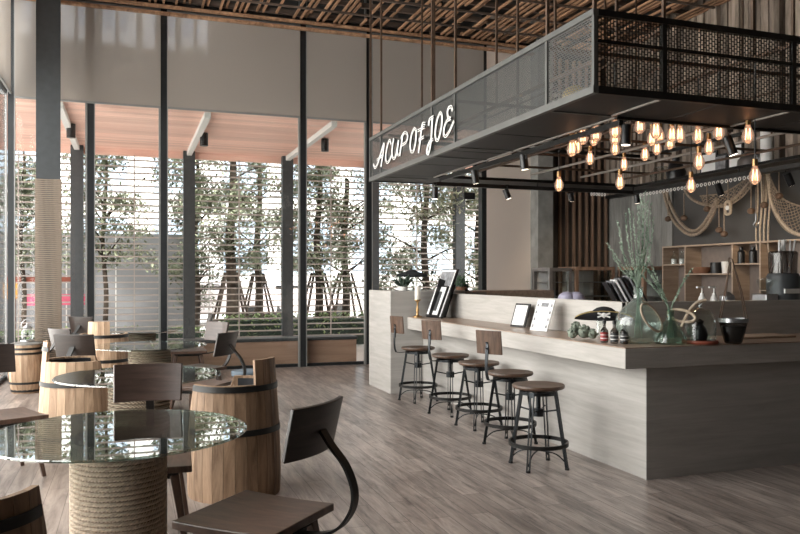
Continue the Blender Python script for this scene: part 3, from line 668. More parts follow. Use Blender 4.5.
# ================================================================ CANOPY
X0, X1, Y0, Y1 = 3.15, 7.75, 4.72, 10.19; ZB, ZT = 2.83, 3.44; BW = .71
cn = thing('canopy', 'hanging steel canopy of mesh panels above the bar, carrying the lettering', 'canopy', (X0, Y0, ZB)); OX, OY, OZ = X0, Y0, ZB
def cbx(name, x0, x1, y0, y1, z0, z1, m): return MB().box(x0 - OX, x1 - OX, y0 - OY, y1 - OY, z0 - OZ, z1 - OZ).build(name, m, cn, smooth=0)
e = .045
cbx('rail', X0, X0 + e, Y0, Y1, ZB, ZB + .055, 'steel'); cbx('rail', X0, X0 + e, Y0, Y1, ZT - e, ZT, 'steel')
cbx('rail', X0 + e, X1, Y0, Y0 + e, ZB, ZB + .055, 'dsteel'); cbx('rail', X0 + e, X1, Y0, Y0 + e, ZT - e, ZT, 'dsteel')  # same metal as the left rails; darker steel puts the front's shade into colour
cbx('rail', X0 + e, X1, Y1 - e, Y1, ZB, ZB + e, 'dsteel'); cbx('rail', X0 + e, X1, Y1 - e, Y1, ZT - e, ZT, 'dsteel')
cbx('rail', X1 - e, X1, Y0 + e, Y1 - e, ZB, ZB + e, 'dsteel'); cbx('rail', X1 - e, X1, Y0 + e, Y1 - e, ZT - e, ZT, 'dsteel')
cbx('mid_rail', X0 + e, X1, Y0 + .008, Y0 + .038, 3.20, 3.225, 'dsteel')
ys = [4.72, 5.38, 7.22, 7.86, 9.69, 10.165]
for y in ys: cbx('post', X0 + .005, X0 + .035, y, y + .03, ZB + .055, ZT - e, 'steel')
for x in (3.76, 5.02, 5.65, 6.9, 7.7): cbx('post', x, x + .04, Y0 + .003, Y0 + .04, ZB + .055, ZT - e, 'dsteel')  # front posts likewise, shade put in by the darker steel
for i in range(5):
    cbx('mesh_panel', X0 + .018, X0 + .021, ys[i] + .03, ys[i + 1], ZB + .055, ZT - e, 'finemesh' if i else 'coarsemesh')
for a, b in ((X0 + e, 3.76), (3.80, 5.02), (5.06, 5.65), (5.69, 6.9), (6.94, 7.7)): cbx('mesh_panel', a, b, Y0 + .02, Y0 + .023, ZB + .055, ZT - e, 'frontmesh')
# soffit walkways
i0, i1, j0, j1 = X0 + BW, X1 - BW, Y0 + BW, Y1 - BW
for y_ in range(4): cbx('soffit_panel', X0 + e, i0, j0 + (j1 - j0) * y_ / 4 + .012, j0 + (j1 - j0) * (y_ + 1) / 4 - .012, ZB + .012, ZB + .024, 'soffit')
for x_ in range(4):
    a = X0 + e + (X1 - X0 - 2 * e) * x_ / 4 + .008; b = a + (X1 - X0 - 2 * e) / 4 - .016
    cbx('soffit_panel', a, b, Y0 + e, j0, ZB + .012, ZB + .024, 'soffit'); cbx('soffit_panel', a, b, j1, Y1 - e, ZB + .012, ZB + .024, 'soffit')
cbx('soffit_panel', i1, X1 - e, j0, j1, ZB + .012, ZB + .024, 'soffit')
cbx('inner_rail', i0 - .03, i0, j0, j1, ZB, ZB + .035, 'pipe'); cbx('inner_rail', i1, i1 + .03, j0, j1, ZB, ZB + .035, 'dsteel')
cbx('inner_rail', i0 - .03, i1 + .03, j0 - .03, j0, ZB - .01, ZB + .06, 'dsteel'); cbx('inner_rail', i0 - .03, i1 + .03, j1, j1 + .03, ZB, ZB + .04, 'dsteel')
for y in (5.38, 7.22, 7.86, 9.69): cbx('soffit_bar', X0 + e, i0 - .03, y, y + .02, ZB, ZB + .02, 'steel')
for x in (3.76, 5.02, 6.3): cbx('soffit_bar', x, x + .02, Y0 + e, j0 - .03, ZB + .0, ZB + .016, 'pipe')
for x in (i0 - .03, 5.08, i1): cbx('top_rail', x, x + .03, Y0 + e, Y1 - e, 3.38, 3.41, 'bronze')
for y in (j0, 7.4, j1): cbx('top_rail', X0 + e, X1 - e, y, y + .03, 3.345, 3.375, 'bronze')
def rod(x, y, m='bronze', w_=.022): MB().box(x - w_ / 2 - OX, x + w_ / 2 - OX, y - w_ / 2 - OY, y + w_ / 2 - OY, ZT - OZ - (.04 if x > X0 + .1 and y > Y0 + .1 else 0), 5.79 - OZ).build('hanger_rod', m, cn, smooth=0)
for y in ys: rod(X0 + .02, y + .015, 'bronze', .024)
for y in (5.42, 6.4, 7.15, 7.64, 9.48, 9.94): rod(i0 - .015, y)
for x in (3.78, 4.63, 5.04, 5.67): rod(x, Y0 + .02)
for x in (5.08, 7.05):
    for y in (6.4, 7.4, 9.48): rod(x + .015, y)
# neon sign
sg = thing('neon_sign', 'white script lettering reading A CUP OF JOE on the canopy side', 'sign', (X0 - .045, 8.5, 3.1))
LET = [('letter_a', [[(72, 396), (80, 415), (95, 392), (110, 342), (128, 285), (124, 330), (112, 410)], [(90, 374), (125, 345)]]),
       ('letter_c', [[(166, 290), (160, 268), (150, 285), (140, 330), (138, 370), (145, 388), (158, 375), (168, 350)]]),
       ('letter_u', [[(180, 258), (172, 310), (172, 350), (182, 366), (194, 340), (206, 268)], [(206, 268), (199, 330), (206, 350)]]),
       ('letter_p', [[(228, 238), (221, 290), (212, 352)], [(218, 258), (238, 228), (254, 240), (248, 275), (222, 296)]]),
       ('letter_o', [[(290, 205), (275, 240), (268, 300), (275, 330), (288, 320), (298, 270), (300, 220), (290, 205)]]),
       ('letter_f', [[(348, 178), (334, 182), (326, 230), (319, 290), (312, 336)], [(308, 218), (344, 198)], [(314, 268), (340, 250)]]),
       ('letter_j', [[(366, 190), (372, 158), (392, 142)], [(386, 148), (384, 210), (377, 290), (365, 340), (357, 325), (368, 285), (390, 262)]]),
       ('letter_o', [[(428, 120), (412, 160), (402, 230), (408, 268), (422, 255), (436, 190), (438, 138), (428, 120)]]),
       ('letter_e', [[(494, 112), (488, 90), (474, 96), (467, 120), (472, 146), (484, 150)], [(484, 152), (464, 166), (450, 202), (448, 238), (460, 246), (480, 215), (502, 165)]])]
for nme, strokes in LET:
    tb = MB(); bk = MB()
    for s_ in strokes:
        P = [at_x(360 + a / 5.34, 90 + b_ / 5.34, X0 - .045) - Vector(sg.location) for a, b_ in s_]; P = smooth_path(P, 6)
        bk.strip([p_ + Vector((.016, 0, 0)) for p_ in P], .050, .012, (0, 0, 1)) if False else None
        off = []
        for i, q in enumerate(P):
            d = (P[min(i + 1, len(P) - 1)] - P[max(i - 1, 0)]).normalized(); off.append(Vector((0, d.z, -d.y)))
        for s2 in (-.0115, .0115): tb.tube([q + n_ * s2 for q, n_ in zip(P, off)], .0048, 6)
        bk.tube([q + Vector((.012, 0, 0)) for q in P], .011, 6)
    o = tb.build(nme, 'neon', sg); bk.build('letter_backing', 'dsteel', o)
for y in (7.3, 8.4, 9.5): MB().cyl((.0, y - 8.5, 0), (.05, y - 8.5, 0), .006, 6).build('standoff', 'dsteel', sg)
# things stored on the canopy
p = at_x(575, 88, 3.42); p.z = ZB + .024 + .105
t = MB().ball(p, .105, 12).build('globe', 'gold'); tag(t, 'yellowish round ball behind the coarse mesh at the canopy corner', 'ball')
p = at_x(562, 92, 3.55); t = MB()
for k in range(7): a = pi * k / 7; t.tube([(cos(a) * cos(b_) * .13, sin(a) * cos(b_) * .13, sin(b_) * .13) for b_ in [2 * pi * j / 24 for j in range(24)]], .005, 5, True)
for q in (-.07, 0, .07): r_ = sqrt(.13 ** 2 - q * q); t.tube([(cos(b_) * r_, sin(b_) * r_, q) for b_ in [2 * pi * j / 24 for j in range(24)]], .005, 5, True)
t = t.build('wire_ball', 'pipe', loc=(p.x, p.y, ZB + .024 + .135)); tag(t, 'open wire ball lantern next to the yellowish ball on the canopy', 'lantern')
t = thing('bottle', 'clear bottle standing on the canopy behind the fine mesh', 'bottle', (3.45, 6.35, ZB + .025))
MB().lathe([(0, 0), (.045, 0), (.045, .18), (.015, .25), (.015, .33)], 18).build('glass_body', 'glassclear', t); MB().cyl((0, 0, .33), (0, 0, .35), .018, 12).build('cap', 'brass', t)
t = MB().box(3.3, 3.7, 5.6, 6.15, ZB + .025, ZB + .13).build('storage_tray', 'whitec', bevel=.01); tag(t, 'long pale tray on the canopy beside the clear bottle', 'tray')
t = MB().cyl((3.5, 7.45, ZB + .025), (3.5, 7.45, ZB + .17), .07, 20).build('canister', 'whitec', bevel=.008); tag(t, 'small white canister on the canopy near the end of the lettering', 'canister')
# pictures, roll and dome on the right side walkway
for i, (u, w_, h_) in enumerate(((709, .16, .30), (721, .12, .24), (736, .13, .34))):
    p = at_x(u, 160, 7.25); t = thing('picture_frame', ('leftmost', 'smallest, middle', 'rightmost, tallest')[i] + ' of three dark frames on the far side of the canopy', 'picture', (7.25, p.y, ZB + .03), 0, 'frames stored on the canopy')
    MB().box(-.01, .01, -w_, w_, 0, h_).build('frame', 'black', t); MB().box(-.014, -.0101, -w_ + .03, w_ - .03, .03, h_ - .03).build('print', ('paper', 'greyprint', 'paper')[i], t)
p = at_x(767, 160, 7.25); t = tag(MB().cyl((0, 0, 0), (0, 0, .62), .075, 18).build('birch_roll', 'paper', loc=(7.25, p.y, ZB + .03)), 'tall pale rolled column standing on the far side of the canopy', 'roll')
p = at_x(757, 160, 7.25); t = tag(MB().lathe([(.0, 0), (.16, 0), (.15, .08), (.09, .16), (0, .19)], 24).build('dome', 'inox', loc=(7.2, p.y + .05, ZB + .03)), 'metal dome on the far side of the canopy left of the pale roll', 'dome')
t = tag(MB().lathe([(0, 0), (.12, 0), (.14, .1), (.09, .22), (.05, .26), (.05, .3), (0, .3)], 20).build('vase', 'black', loc=(7.2, at_x(676, 170, 7.2).y, ZB + .03)), 'black vase on the canopy above the rope swags', 'vase')
t = tag(MB().lathe([(0, 0), (.12, 0), (.16, .1), (.09, .22)], 20).build('glass_jar', 'glassclear', loc=(7.2, at_x(661, 172, 7.2).y, ZB + .03)), 'clear jar on the canopy left of the black vase', 'jar')

# lighting tracks and spotlights
TZ = 2.72; TX = 7.0; TYF = 9.46
t = thing('lighting_track', 'black lighting track framing the opening under the canopy', 'track', (TX, TYF, TZ))
MB().box(i0 + .0 - TX, .04, -.03, .03, 0, .05).build('far_track', 'dsteel', t); MB().box(-.02, .04, -4.0, -.03, 0, .05).build('side_track', 'dsteel', t)
MB().box(i0 - TX + .04, i0 - TX + .08, -4.0, -.03, .06, .11).build('near_track', 'dsteel', t)
m_ = MB()
for x in (i0 + .06, 5.4, TX): m_.cyl((x - TX, 0, .05), (x - TX, 0, .12), .01, 6)
for y in (5.6, 7.4): m_.cyl((.01, y - TYF, .05), (.01, y - TYF, .12), .01, 6); m_.cyl((i0 + .06 - TX, y - TYF, .10), (i0 + .06 - TX, y - TYF, .12), .01, 6)
m_.build('hanger', 'dsteel', t)
def spot(p, top, ln, tilt, az, label):
    t = thing('spotlight', label, 'spotlight', p, az, 'track spotlights')
    m = Matrix.Rotation(tilt, 4, 'Y'); q = lambda a: tuple(m @ Vector(a))
    MB().tube([q((0, 0, -ln / 2)), q((0, 0, ln / 2))], .042, 18).build('can', 'black', t)
    MB().cyl(q((0, 0, -ln / 2 - .002)), q((0, 0, -ln / 2 + .004)), .036, 16).build('lens', 'spotlit', t)
    k = MB().tube([(0, 0, .02), (0, .05, .03), (0, .05, ln / 2 + .03), (0, 0, ln / 2 + .035), (0, 0, max(ln / 2 + .06, top - p[2]))], .008, 6).build('bracket', 'black', t)
    MB().cbox((0, 0, max(ln / 2 + .06, top - p[2]) - .012), (.05, .03, .024)).build('track_adapter', 'black', k)
spot(at_y(435, 193, TYF), TZ, .16, 0, 0, 'upright black spotlight at the left end of the track')
spot(at_x(475, 176.5, 3.92), 2.78, .17, R(14), R(200), 'black spotlight tilted left, between the left end and the bulbs')
spot(at_y(507, 194, TYF), TZ, .14, R(22), R(160), 'small black spotlight in front of the pale wall panel')
spot(at_x(524, 162, 3.92), 2.78, .16, R(8), R(180), 'black lit spotlight left of the leftmost amber bulb')
spot(at_y(571, 197, TYF), TZ, .12, R(18), R(200), 'small spotlight in front of the vertical battens')
spot(at_y(637, 199, TYF), TZ, .13, R(10), R(180), 'small spotlight above the green reeds')
spot(at_y(626, 135, 5.45), 2.82, .17, R(2), 0, 'large black spotlight among the bulbs')
spot(at_y(730, 146, 5.45), 2.82, .17, R(-20), R(-30), 'large tilted black spotlight right of the bulbs')
spot(at_x(719, 189, TX + .01), TZ, .16, R(-25), 0, 'black spotlight in front of the rope swags')
spot(at_x(789, 179, TX + .01), TZ, .15, R(-30), 0, 'black spotlight at the right photo edge')
def lamp(loc, target, watts, ang=38):
    l = bpy.data.lights.new('spot_lamp', 'SPOT'); l.energy = watts; l.spot_size = R(ang); l.spot_blend = .6; l.color = (1, .80, .58); l.shadow_soft_size = .04
    o = bpy.data.objects.new('spot_lamp', l); COL.objects.link(o); o.location = loc; o.rotation_euler = (Vector(target) - Vector(loc)).to_track_quat('-Z', 'Y').to_euler()
pz = at_x(789, 179, TX + .01); lamp((pz.x + .05, pz.y, pz.z - .10), (RX - .1, 8.5, 2.1), 60)
pz = at_x(719, 189, TX + .01); lamp((pz.x + .05, pz.y, pz.z - .11), (RX - .1, 9.4, 2.2), 35)
pz = at_y(730, 146, 5.45); lamp((pz.x, pz.y + .03, pz.z - .12), (5.0, 5.6, 1.0), 25)
pz = at_y(626, 135, 5.45); lamp((pz.x, pz.y, pz.z - .11), (3.9, 5.1, 1.0), 12)
pz = at_y(571, 197, TYF); lamp((pz.x, pz.y, pz.z - .10), (7.5, 11.6, 1.2), 60, 60)
# pipe rack with bulbs
pr = thing('pipe_rack', 'brown and pale pipe rack hanging inside the canopy opening', 'rack', (5.4, 7.4, 2.93))
for n_, (x, m) in enumerate(((4.45, 'bronze'), (5.3, 'pipe'), (6.1, 'pipe'), (6.8, 'bronze'))): MB().cyl((x - 5.4, -1.9, .0), (x - 5.4, 2.05, .0), .016, 8).build('long_pipe', m, pr)
PXS = (3.95, 4.45, 5.0, 5.5, 6.1, 6.8)
for x in PXS: MB().cyl((x - 5.4, j0 + .0 - 7.4, .43), (x - 5.4, j1 - 7.4, .43), .010, 8).build('upper_pipe', 'bronze', pr)
for y in (6.0, 7.0, 8.1, 9.1): MB().cyl((i0 - 5.4, y - 7.4, .05), (i1 - 5.4, y - 7.4, .05), .016, 8).build('cross_pipe', 'bronze', pr)
for x in (4.45, 6.1):
    for y in (6.0, 9.1): MB().cyl((x - 5.4, y - 7.4, .0), (x - 5.4, y - 7.4, .42), .010, 6).build('drop_rod', 'bronze', pr)
bulbs = [(572, 147, 7.4), (559, 183, 8.0), (583, 135, 7.0), (577, 145, 8.5), (596, 132, 6.9), (594, 138, 8.3), (615, 128, 7.0), (615, 136, 7.6), (615, 147, 8.2), (590, 157, 8.6), (624, 163, 8.9), (620, 181, 8.4),
         (640, 124, 7.0), (656, 129, 7.0), (652, 137, 7.8), (660, 134, 8.6), (680, 133, 7.2), (670, 141, 8.0), (645, 153, 8.8), (657, 147, 8.4), (698, 134, 7.2), (709, 146, 7.6), (699, 160, 7.2), (691, 184, 7.6), (719, 130, 7.1), (755, 174, 6.6), (748, 133, 6.7), (672, 133, 7.6)]
ORD = ('first second third fourth fifth sixth seventh eighth ninth tenth eleventh twelfth thirteenth fourteenth fifteenth sixteenth seventeenth eighteenth nineteenth twentieth '
       'twenty-first twenty-second twenty-third twenty-fourth twenty-fifth twenty-sixth twenty-seventh twenty-eighth').split()
base_b = None
for k, (u, v, z) in enumerate(bulbs):
    w_x = at_z(u, v, z).x; p = at_x(u, v, min(PXS, key=lambda q_: abs(q_ - w_x))); lab = 'amber filament bulb hanging on a short cord under the canopy'
    special = {11: 'lowest amber bulb, hanging left of the green reeds', 1: 'amber bulb hanging alone at the far left of the cluster', 23: 'low amber bulb in front of the rope swags', 25: 'amber bulb hanging farthest right, in front of the net', 22: 'large amber bulb on a wire loop right of the main cluster'}
    if base_b is None:
        b_ = base_b = thing('pendant_bulb', lab, 'bulb', p, 0, 'amber filament bulbs under the canopy')
        MB().lathe([(0, -.075), (.018, -.072), (.036, -.052), (.043, -.025), (.038, .005), (.024, .035), (.016, .055), (.015, .06)], 18).build('bulb_glass', 'warmglass', b_)
        MB().tube([(cos(a) * .016, sin(a) * .016, .03 - .075 * (j % 2)) for j, a in enumerate([i * pi / 4 for i in range(9)])], .0035, 5).build('filament', 'warm', b_)
        MB().cyl((0, 0, .055), (0, 0, .105), .019, 12).build('socket', 'brass', b_)
        cord = MB().cyl((0, 0, .105), (0, 0, .105 + .12), .004, 5).build('cord', 'black', b_)
    else: b_ = copy_tree(base_b); b_.location = p
    rank = sorted(range(len(bulbs)), key=lambda q_: bulbs[q_][0]).index(k)
    tier = 'high up' if v < 137 else ('halfway down' if v < 152 else 'hanging low')
    b_['label'] = special.get(k, 'amber filament bulb ' + tier + ' under the canopy, ' + ORD[rank] + ' from the left of the cluster')
    b_.scale = (1.2, 1.2, 1.2)
    need = (3.355 - p.z) / 1.2 - .105
    b_.children[-1].scale = (1, 1, 1)
    for ch in b_.children:
        if ch.name.startswith('cord'): ch.location = (0, 0, .105 - .105 * need / .12); ch.scale = (1, 1, need / .12)
# festoon beads below the track
def festoon(p0, p1, n, label):
    t = thing('festoon_string', label, 'string lights', p0); d = Vector(p1) - Vector(p0)
    MB().tube([d * (i / 20) for i in range(21)], .004, 5).build('wire', 'black', t)
    m = MB()
    for i in range(n): q = d * ((i + .5) / n); m.tube([(q.x, q.y + cos(a) * .020, q.z - .028 + sin(a) * .020) for a in [2 * pi * j / 10 for j in range(10)]], .0045, 5, True)
    o = m.build('bead', 'bead', t); o['kind'] = 'stuff'
festoon((at_y(590, 193, 9.42).x, 9.42, 2.72), (at_y(606, 193, 9.42).x, 9.42, 2.72), 6, 'short string of small white beads under the far track')
festoon((6.98, 9.3, 2.72), (6.98, 7.1, 2.72), 30, 'long string of small white beads under the right hand track')

# ================================================================ RIGHT WALL: shelf unit, nets
SX = 8.42
sh = thing('wall_shelf', 'open birch wall shelf with many cells below the rope nets', 'shelf', (SX, 10.6, .95))
W_ = RX - .002 - SX
def sbx(name, y0, y1, z0, z1, m='shelf', x0=0.0, x1=None): return MB().box(x0, W_ if x1 is None else x1, y0 - 10.6, y1 - 10.6, z0 - .95, z1 - .95).build(name, m, sh, smooth=0)
sbx('top_board', 6.4, 10.6, 1.985, 2.01); sbx('bottom_board', 6.4, 10.6, .95, .975)
for y in (10.575, 10.03, 9.01, 8.48, 7.40, 6.4): sbx('divider', y, y + .025, .975, 1.985)
sbx('shelf_board', 10.055, 10.575, 1.69, 1.71); sbx('shelf_board', 9.035, 10.03, 1.535, 1.555); sbx('shelf_board', 8.505, 9.01, 1.68, 1.70); sbx('shelf_board', 7.425, 8.48, 1.30, 1.32)
sbx('back_board', 6.4, 10.6, .975, 1.985, 'shelfdark', W_ - .012, W_ - .001)
def wallobj(name, u, v, m, prof, label, cat, x=SX + .14, base=None, group=None):
    p = at_x(u, v, x); t = MB().lathe(prof, 20).build(name, m, loc=(x, p.y, base)); return tag(t, label, cat, group)
for i, u in enumerate((674, 682)):
    t = thing('bottle', 'clear bottle with white content in the small upper left shelf cell, ' + ('left' if i == 0 else 'right') + ' one', 'bottle', (SX + .14, at_x(u, 257, SX + .14).y, 1.711), 0, 'bottles in the small shelf cell')
    MB().lathe([(0, 0), (.055, 0), (.055, .12), (.02, .17), (.02, .21), (0, .21)], 18).build('glass_body', 'glassclear', t); MB().cyl((0, 0, .004), (0, 0, .09), .046, 16).build('content', 'whitec', t)
wallobj('bread_basket', 701, 266, 'terracotta', [(0, 0), (.11, 0), (.16, .10), (.145, .10), (.10, .015), (0, .015)], 'brown woven bowl on the shelf left of the black pot', 'bowl', base=1.556)
wallobj('black_pot', 716, 266, 'black', [(0, 0), (.08, 0), (.085, .17), (.07, .17), (.07, .02), (0, .02)], 'black pot on the shelf between bowl and white cup', 'pot', base=1.556)
wallobj('white_cup', 726, 266, 'whitec', [(0, 0), (.055, 0), (.07, .18), (.06, .18), (.045, .02), (0, .02)], 'tall white cup on the shelf right of the black pot', 'cup', base=1.556)
for i, (u, lab) in enumerate(((741, 'left dark bottle in the upper cell right of the white cup'), (753, 'right dark bottle in the upper cell right of the white cup'))):
    wallobj('dark_bottle', u, 255, 'black', [(0, 0), (.055, 0), (.055, .17), (.03, .2), (.03, .24), (0, .24)], lab, 'bottle', base=1.701, group='dark bottles')
for i, u in enumerate((702, 714)):
    p = at_z(u, 300, 7.6); t = thing('pump_bottle', 'white pump dispenser bottle behind the glass cloche, ' + ('left' if i == 0 else 'right') + ' one', 'dispenser', (p.x, p.y, 1.14), 0, 'white pump dispensers')
    MB().lathe([(0, 0), (.038, 0), (.038, .13), (.03, .16), (.018, .18), (.018, .20), (0, .20)], 18).build('body', 'whitec', t); MB().cyl((0, 0, .20), (0, 0, .25), .007, 8).cbox((-.025, 0, .258), (.075, .02, .016)).build('pump', 'whitec', t)
p = at_z(708, 300, 7.65); t = tag(MB().cbox((p.x + .1, p.y, .57), (.7, .5, 1.138)).build('back_counter', 'shelfdark', bevel=.005), 'dark service counter inside the bar carrying pump bottles', 'counter')
p = at_z(727, 300, 7.6); t = tag(MB().lathe([(0, 0), (.07, 0), (.085, .08), (.07, .17), (.03, .21), (0, .215)], 20).build('steel_jug', 'inox', loc=(p.x, p.y, 1.14)), 'rounded metal jug right of the white pump bottles', 'jug')
# coffee equipment at the right
p = at_z(783, 300, 8.3); q = p.copy()
t = tag(MB().cbox((q.x + .15, q.y + .1, .55), (1.0, .8, 1.1)).build('back_counter', 'shelfdark', bevel=.005), 'dark service counter inside the bar below the grinders', 'counter')
t = thing('coffee_machine', 'dark grey drum of the coffee machine at the right photo edge', 'machine', (q.x, q.y, 1.10))
MB().lathe([(0, 0), (.16, 0), (.17, .40), (.15, .44), (0, .44)], 26).build('drum', 'post', t); MB().cbox((-.05, -.165, .25), (.2, .02, .05)).build('badge', 'whitec', t); MB().lathe([(.14, .44), (.15, .66), (.13, .68), (0, .68)], 26).build('hopper', 'glassdark', t)
m_ = MB()
for k in range(9): m_.cyl((-.09 + k * .022, random.uniform(-.08, .08), .445), (-.10 + k * .026, random.uniform(-.1, .1), .80), .010, 6)
m_.build('straws', 'paper', t)
p = at_z(765, 300, 8.2); t = thing('grinder', 'steel grinder left of the dark coffee drum', 'grinder', (p.x, p.y, 1.10))
MB().box(-.08, .08, -.1, .1, 0, .22).build('housing', 'inox', t, bevel=.01); MB().lathe([(.03, .22), (.085, .34), (.085, .38), (0, .39)], 20).build('hopper', 'glassclear', t)
# wall nets
WX = RX - .22
def wp(u, v, x=WX): return at_x(u, v, x)
def ropeobj(name, lines, r, m, label, cat='rope', group='ropes and nets on the wall'):
    s = MB()
    for L in lines:
        P = smooth_path([wp(*q) for q in L], 8); s.tube(P, r, 7)
    o = s.build(name, m); tag(o, label, cat, group); return o
ropeobj('rope_swag', [[(663, 190), (668, 208), (676, 224), (691, 235), (704, 229), (713, 214), (718, 200)], [(666, 190), (671, 206), (680, 222), (692, 231), (702, 226), (711, 212), (717, 198)]], .028, 'netrope', 'thick double rope swag at the left of the nets')
ropeobj('rope_swag', [[(684, 188), (690, 197), (702, 204), (720, 206), (735, 198), (748, 184), (754, 172)]], .026, 'netrope', 'upper rope swag carrying the small net')
def net(fa, fb, nu, nv, label):
    s = MB()
    def pt(i, j): a = fa(i / nu); b_ = fb(i / nu); return a.lerp(b_, j / nv) + Vector((-.01 * (i % 2), 0, 0))
    for i in range(nu):
        for j in range(nv + 1):
            if j < nv: s.tube([pt(i, j), pt(i + 1, j + 1)], .0055, 4); s.tube([pt(i, j + 1), pt(i + 1, j)], .0055, 4)
    for fn in (fa, fb): s.tube([fn(i / 16) for i in range(17)], .012, 5)
    o = s.build('fishing_net', 'netrope'); tag(o, label, 'net', 'fishing nets on the wall')
def curve(pts):
    P = smooth_path([wp(*q) for q in pts], 10)
    return lambda t_: P[min(len(P) - 1, int(t_ * (len(P) - 1)))]
net(curve([(700, 196), (722, 193), (742, 182), (750, 172)]), curve([(704, 205), (724, 207), (742, 197), (756, 180)]), 16, 4, 'small stretched net left of the hanging rope bundle')
net(curve([(768, 172), (780, 196), (800, 206), (815, 206)]), curve([(766, 182), (772, 208), (786, 230), (812, 240)]), 16, 6, 'large draped net at the right photo edge')
ropeobj('rope_swag', [[(767, 172), (771, 200), (779, 218), (793, 232), (815, 238)]], .022, 'palerope', 'pale rope edging the large net at right')
for i, (u, w_) in enumerate(((757, .016), (761, .018), (765, .02), (769, .017))):
    ropeobj('hanging_rope', [[(u, 168), (u + 1, 200), (u - 1, 232), (u, 250 + 4 * i)]], w_ * .8, 'palerope', 'long pale rope hanging in the bundle between the nets, ' + ('first', 'second', 'third', 'fourth')[i] + ' from left', group='hanging rope bundle')
fl_ = [(668, 219, 192, 'leftmost'), (684, 218, 193, 'second'), (707, 209, 186, 'third'), (719, 230, 205, 'fourth, low'), (724, 234, 205, 'fifth, lowest'), (751, 211, 180, 'sixth, by the hook'), (764, 205, 172, 'seventh, in the rope bundle'), (779, 196, 172, 'rightmost')]
for (u, v, vt, nmb) in fl_:
    p = wp(u, v, WX - .03); t = thing('net_float', nmb + ' wooden net float hanging on the dark wall', 'float', p, 0, 'wooden net floats')
    MB().ball((0, 0, 0), .055, 8, (1, 1, .85)).build('ball', 'floatwood', t); q = wp(u, vt, WX - .03); MB().cyl((0, 0, .04), (0, 0, q.z - p.z), .010, 6).build('cord', 'netrope', t)
p = wp(728, 208, WX - .03); t = thing('pulley_block', 'oval wooden pulley block hanging between the swags', 'pulley', p)
MB().tube(smooth_path([(0, -.055, 0), (0, -.04, .085), (0, .04, .085), (0, .055, 0), (0, .04, -.085), (0, -.04, -.085)], 5, True), .022, 7, True).build('shell', 'palerope', t); MB().cyl((-.02, 0, 0), (.02, 0, 0), .035, 14).build('wheel', 'paper', t); MB().cyl((0, 0, .09), (0, 0, .42), .008, 6).build('cord', 'netrope', t)
p = wp(756, 222, WX - .04); t = thing('iron_hook', 'pale iron hook hanging left of the rope bundle', 'hook', p)
MB().tube(smooth_path([(0, 0, .12), (0, 0, .02), (0, .04, -.03), (0, 0, -.07), (0, -.045, -.03), (0, -.045, 0)], 6), .011, 7).build('hook_bend', 'inox', t); MB().cyl((0, 0, .12), (0, 0, .5), .007, 6).build('cord', 'netrope', t)

# refrigerated cases at the back
def cooler(x0, x1, y0, y1, h, m, label, axis='y'):
    t = thing('display_cooler', label, 'cooler', ((x0 + x1) / 2, (y0 + y1) / 2, 0), 0, 'display coolers behind the bar'); a = (x1 - x0) / 2; b_ = (y1 - y0) / 2
    MB().box(-a, a, -b_, b_, 0, .9).build('cabinet', 'shelfdark', t)
    f = MB().box(-a, a, -b_, b_, h - .06, h).box(-a, a, b_ - .03, b_, .9, h - .06)
    for sx in (-1, 1):
        for sy in (-1, 1): f.cbox((sx * (a - .03), sy * (b_ - .03), (h + .84) / 2), (.06, .06, h - .96))
    f.build('frame', m, t)
    for z in (1.15, 1.40): MB().box(-a + .06, a - .06, -b_ + .05, b_ - .03, z, z + .015).build('shelf', 'inox', t)
    MB().box(-a + .06, a - .06, -b_ + .005, -b_ + .012, .92, h - .06).build('glass_door', 'glassclear', t) if axis == 'y' else MB().box(-a + .005, -a + .012, -b_ + .06, b_ - .06, .92, h - .06).build('glass_door', 'glassclear', t)
    MB().box(-a + .07, a - .07, b_ - .04, b_ - .031, .93, h - .07).build('back_liner', 'whitec', t)
    return t
cooler(6.80, 7.24, 11.5, 12.1, 1.66, 'inox', 'small pale glass display cooler in front of the concrete pier')
cooler(7.32, 8.12, 11.5, 12.1, 1.68, 'browntrim', 'brown framed display cooler below the vertical battens')
cooler(8.14, 8.70, 10.72, 11.45, 1.68, 'browntrim', 'brown framed display cooler beside the leaning menus', 'x')
for i, (u, lab) in enumerate(((567, 'left'), (576, 'right'))):
    p = at_z(u, 296, 8.4); t = thing('cake_dome', lab + ' lavender plastic dome showing over the bar back panel', 'dome', (p.x, p.y, 1.15), 0, 'lavender domes')
    MB().lathe([(.11, .03), (.11, .09), (.085, .155), (.04, .185), (0, .19)], 24).build('cover', 'dome', t); MB().lathe([(0, 0), (.115, 0), (.115, .03), (0, .03)], 24).build('plate', 'whitec', t)
p = at_z(571, 296, 8.4); t = tag(MB().cbox((p.x, p.y, .57), (.6, .5, 1.14)).build('back_counter', 'shelfdark', bevel=.005), 'dark service counter inside the bar below the two domes', 'counter')

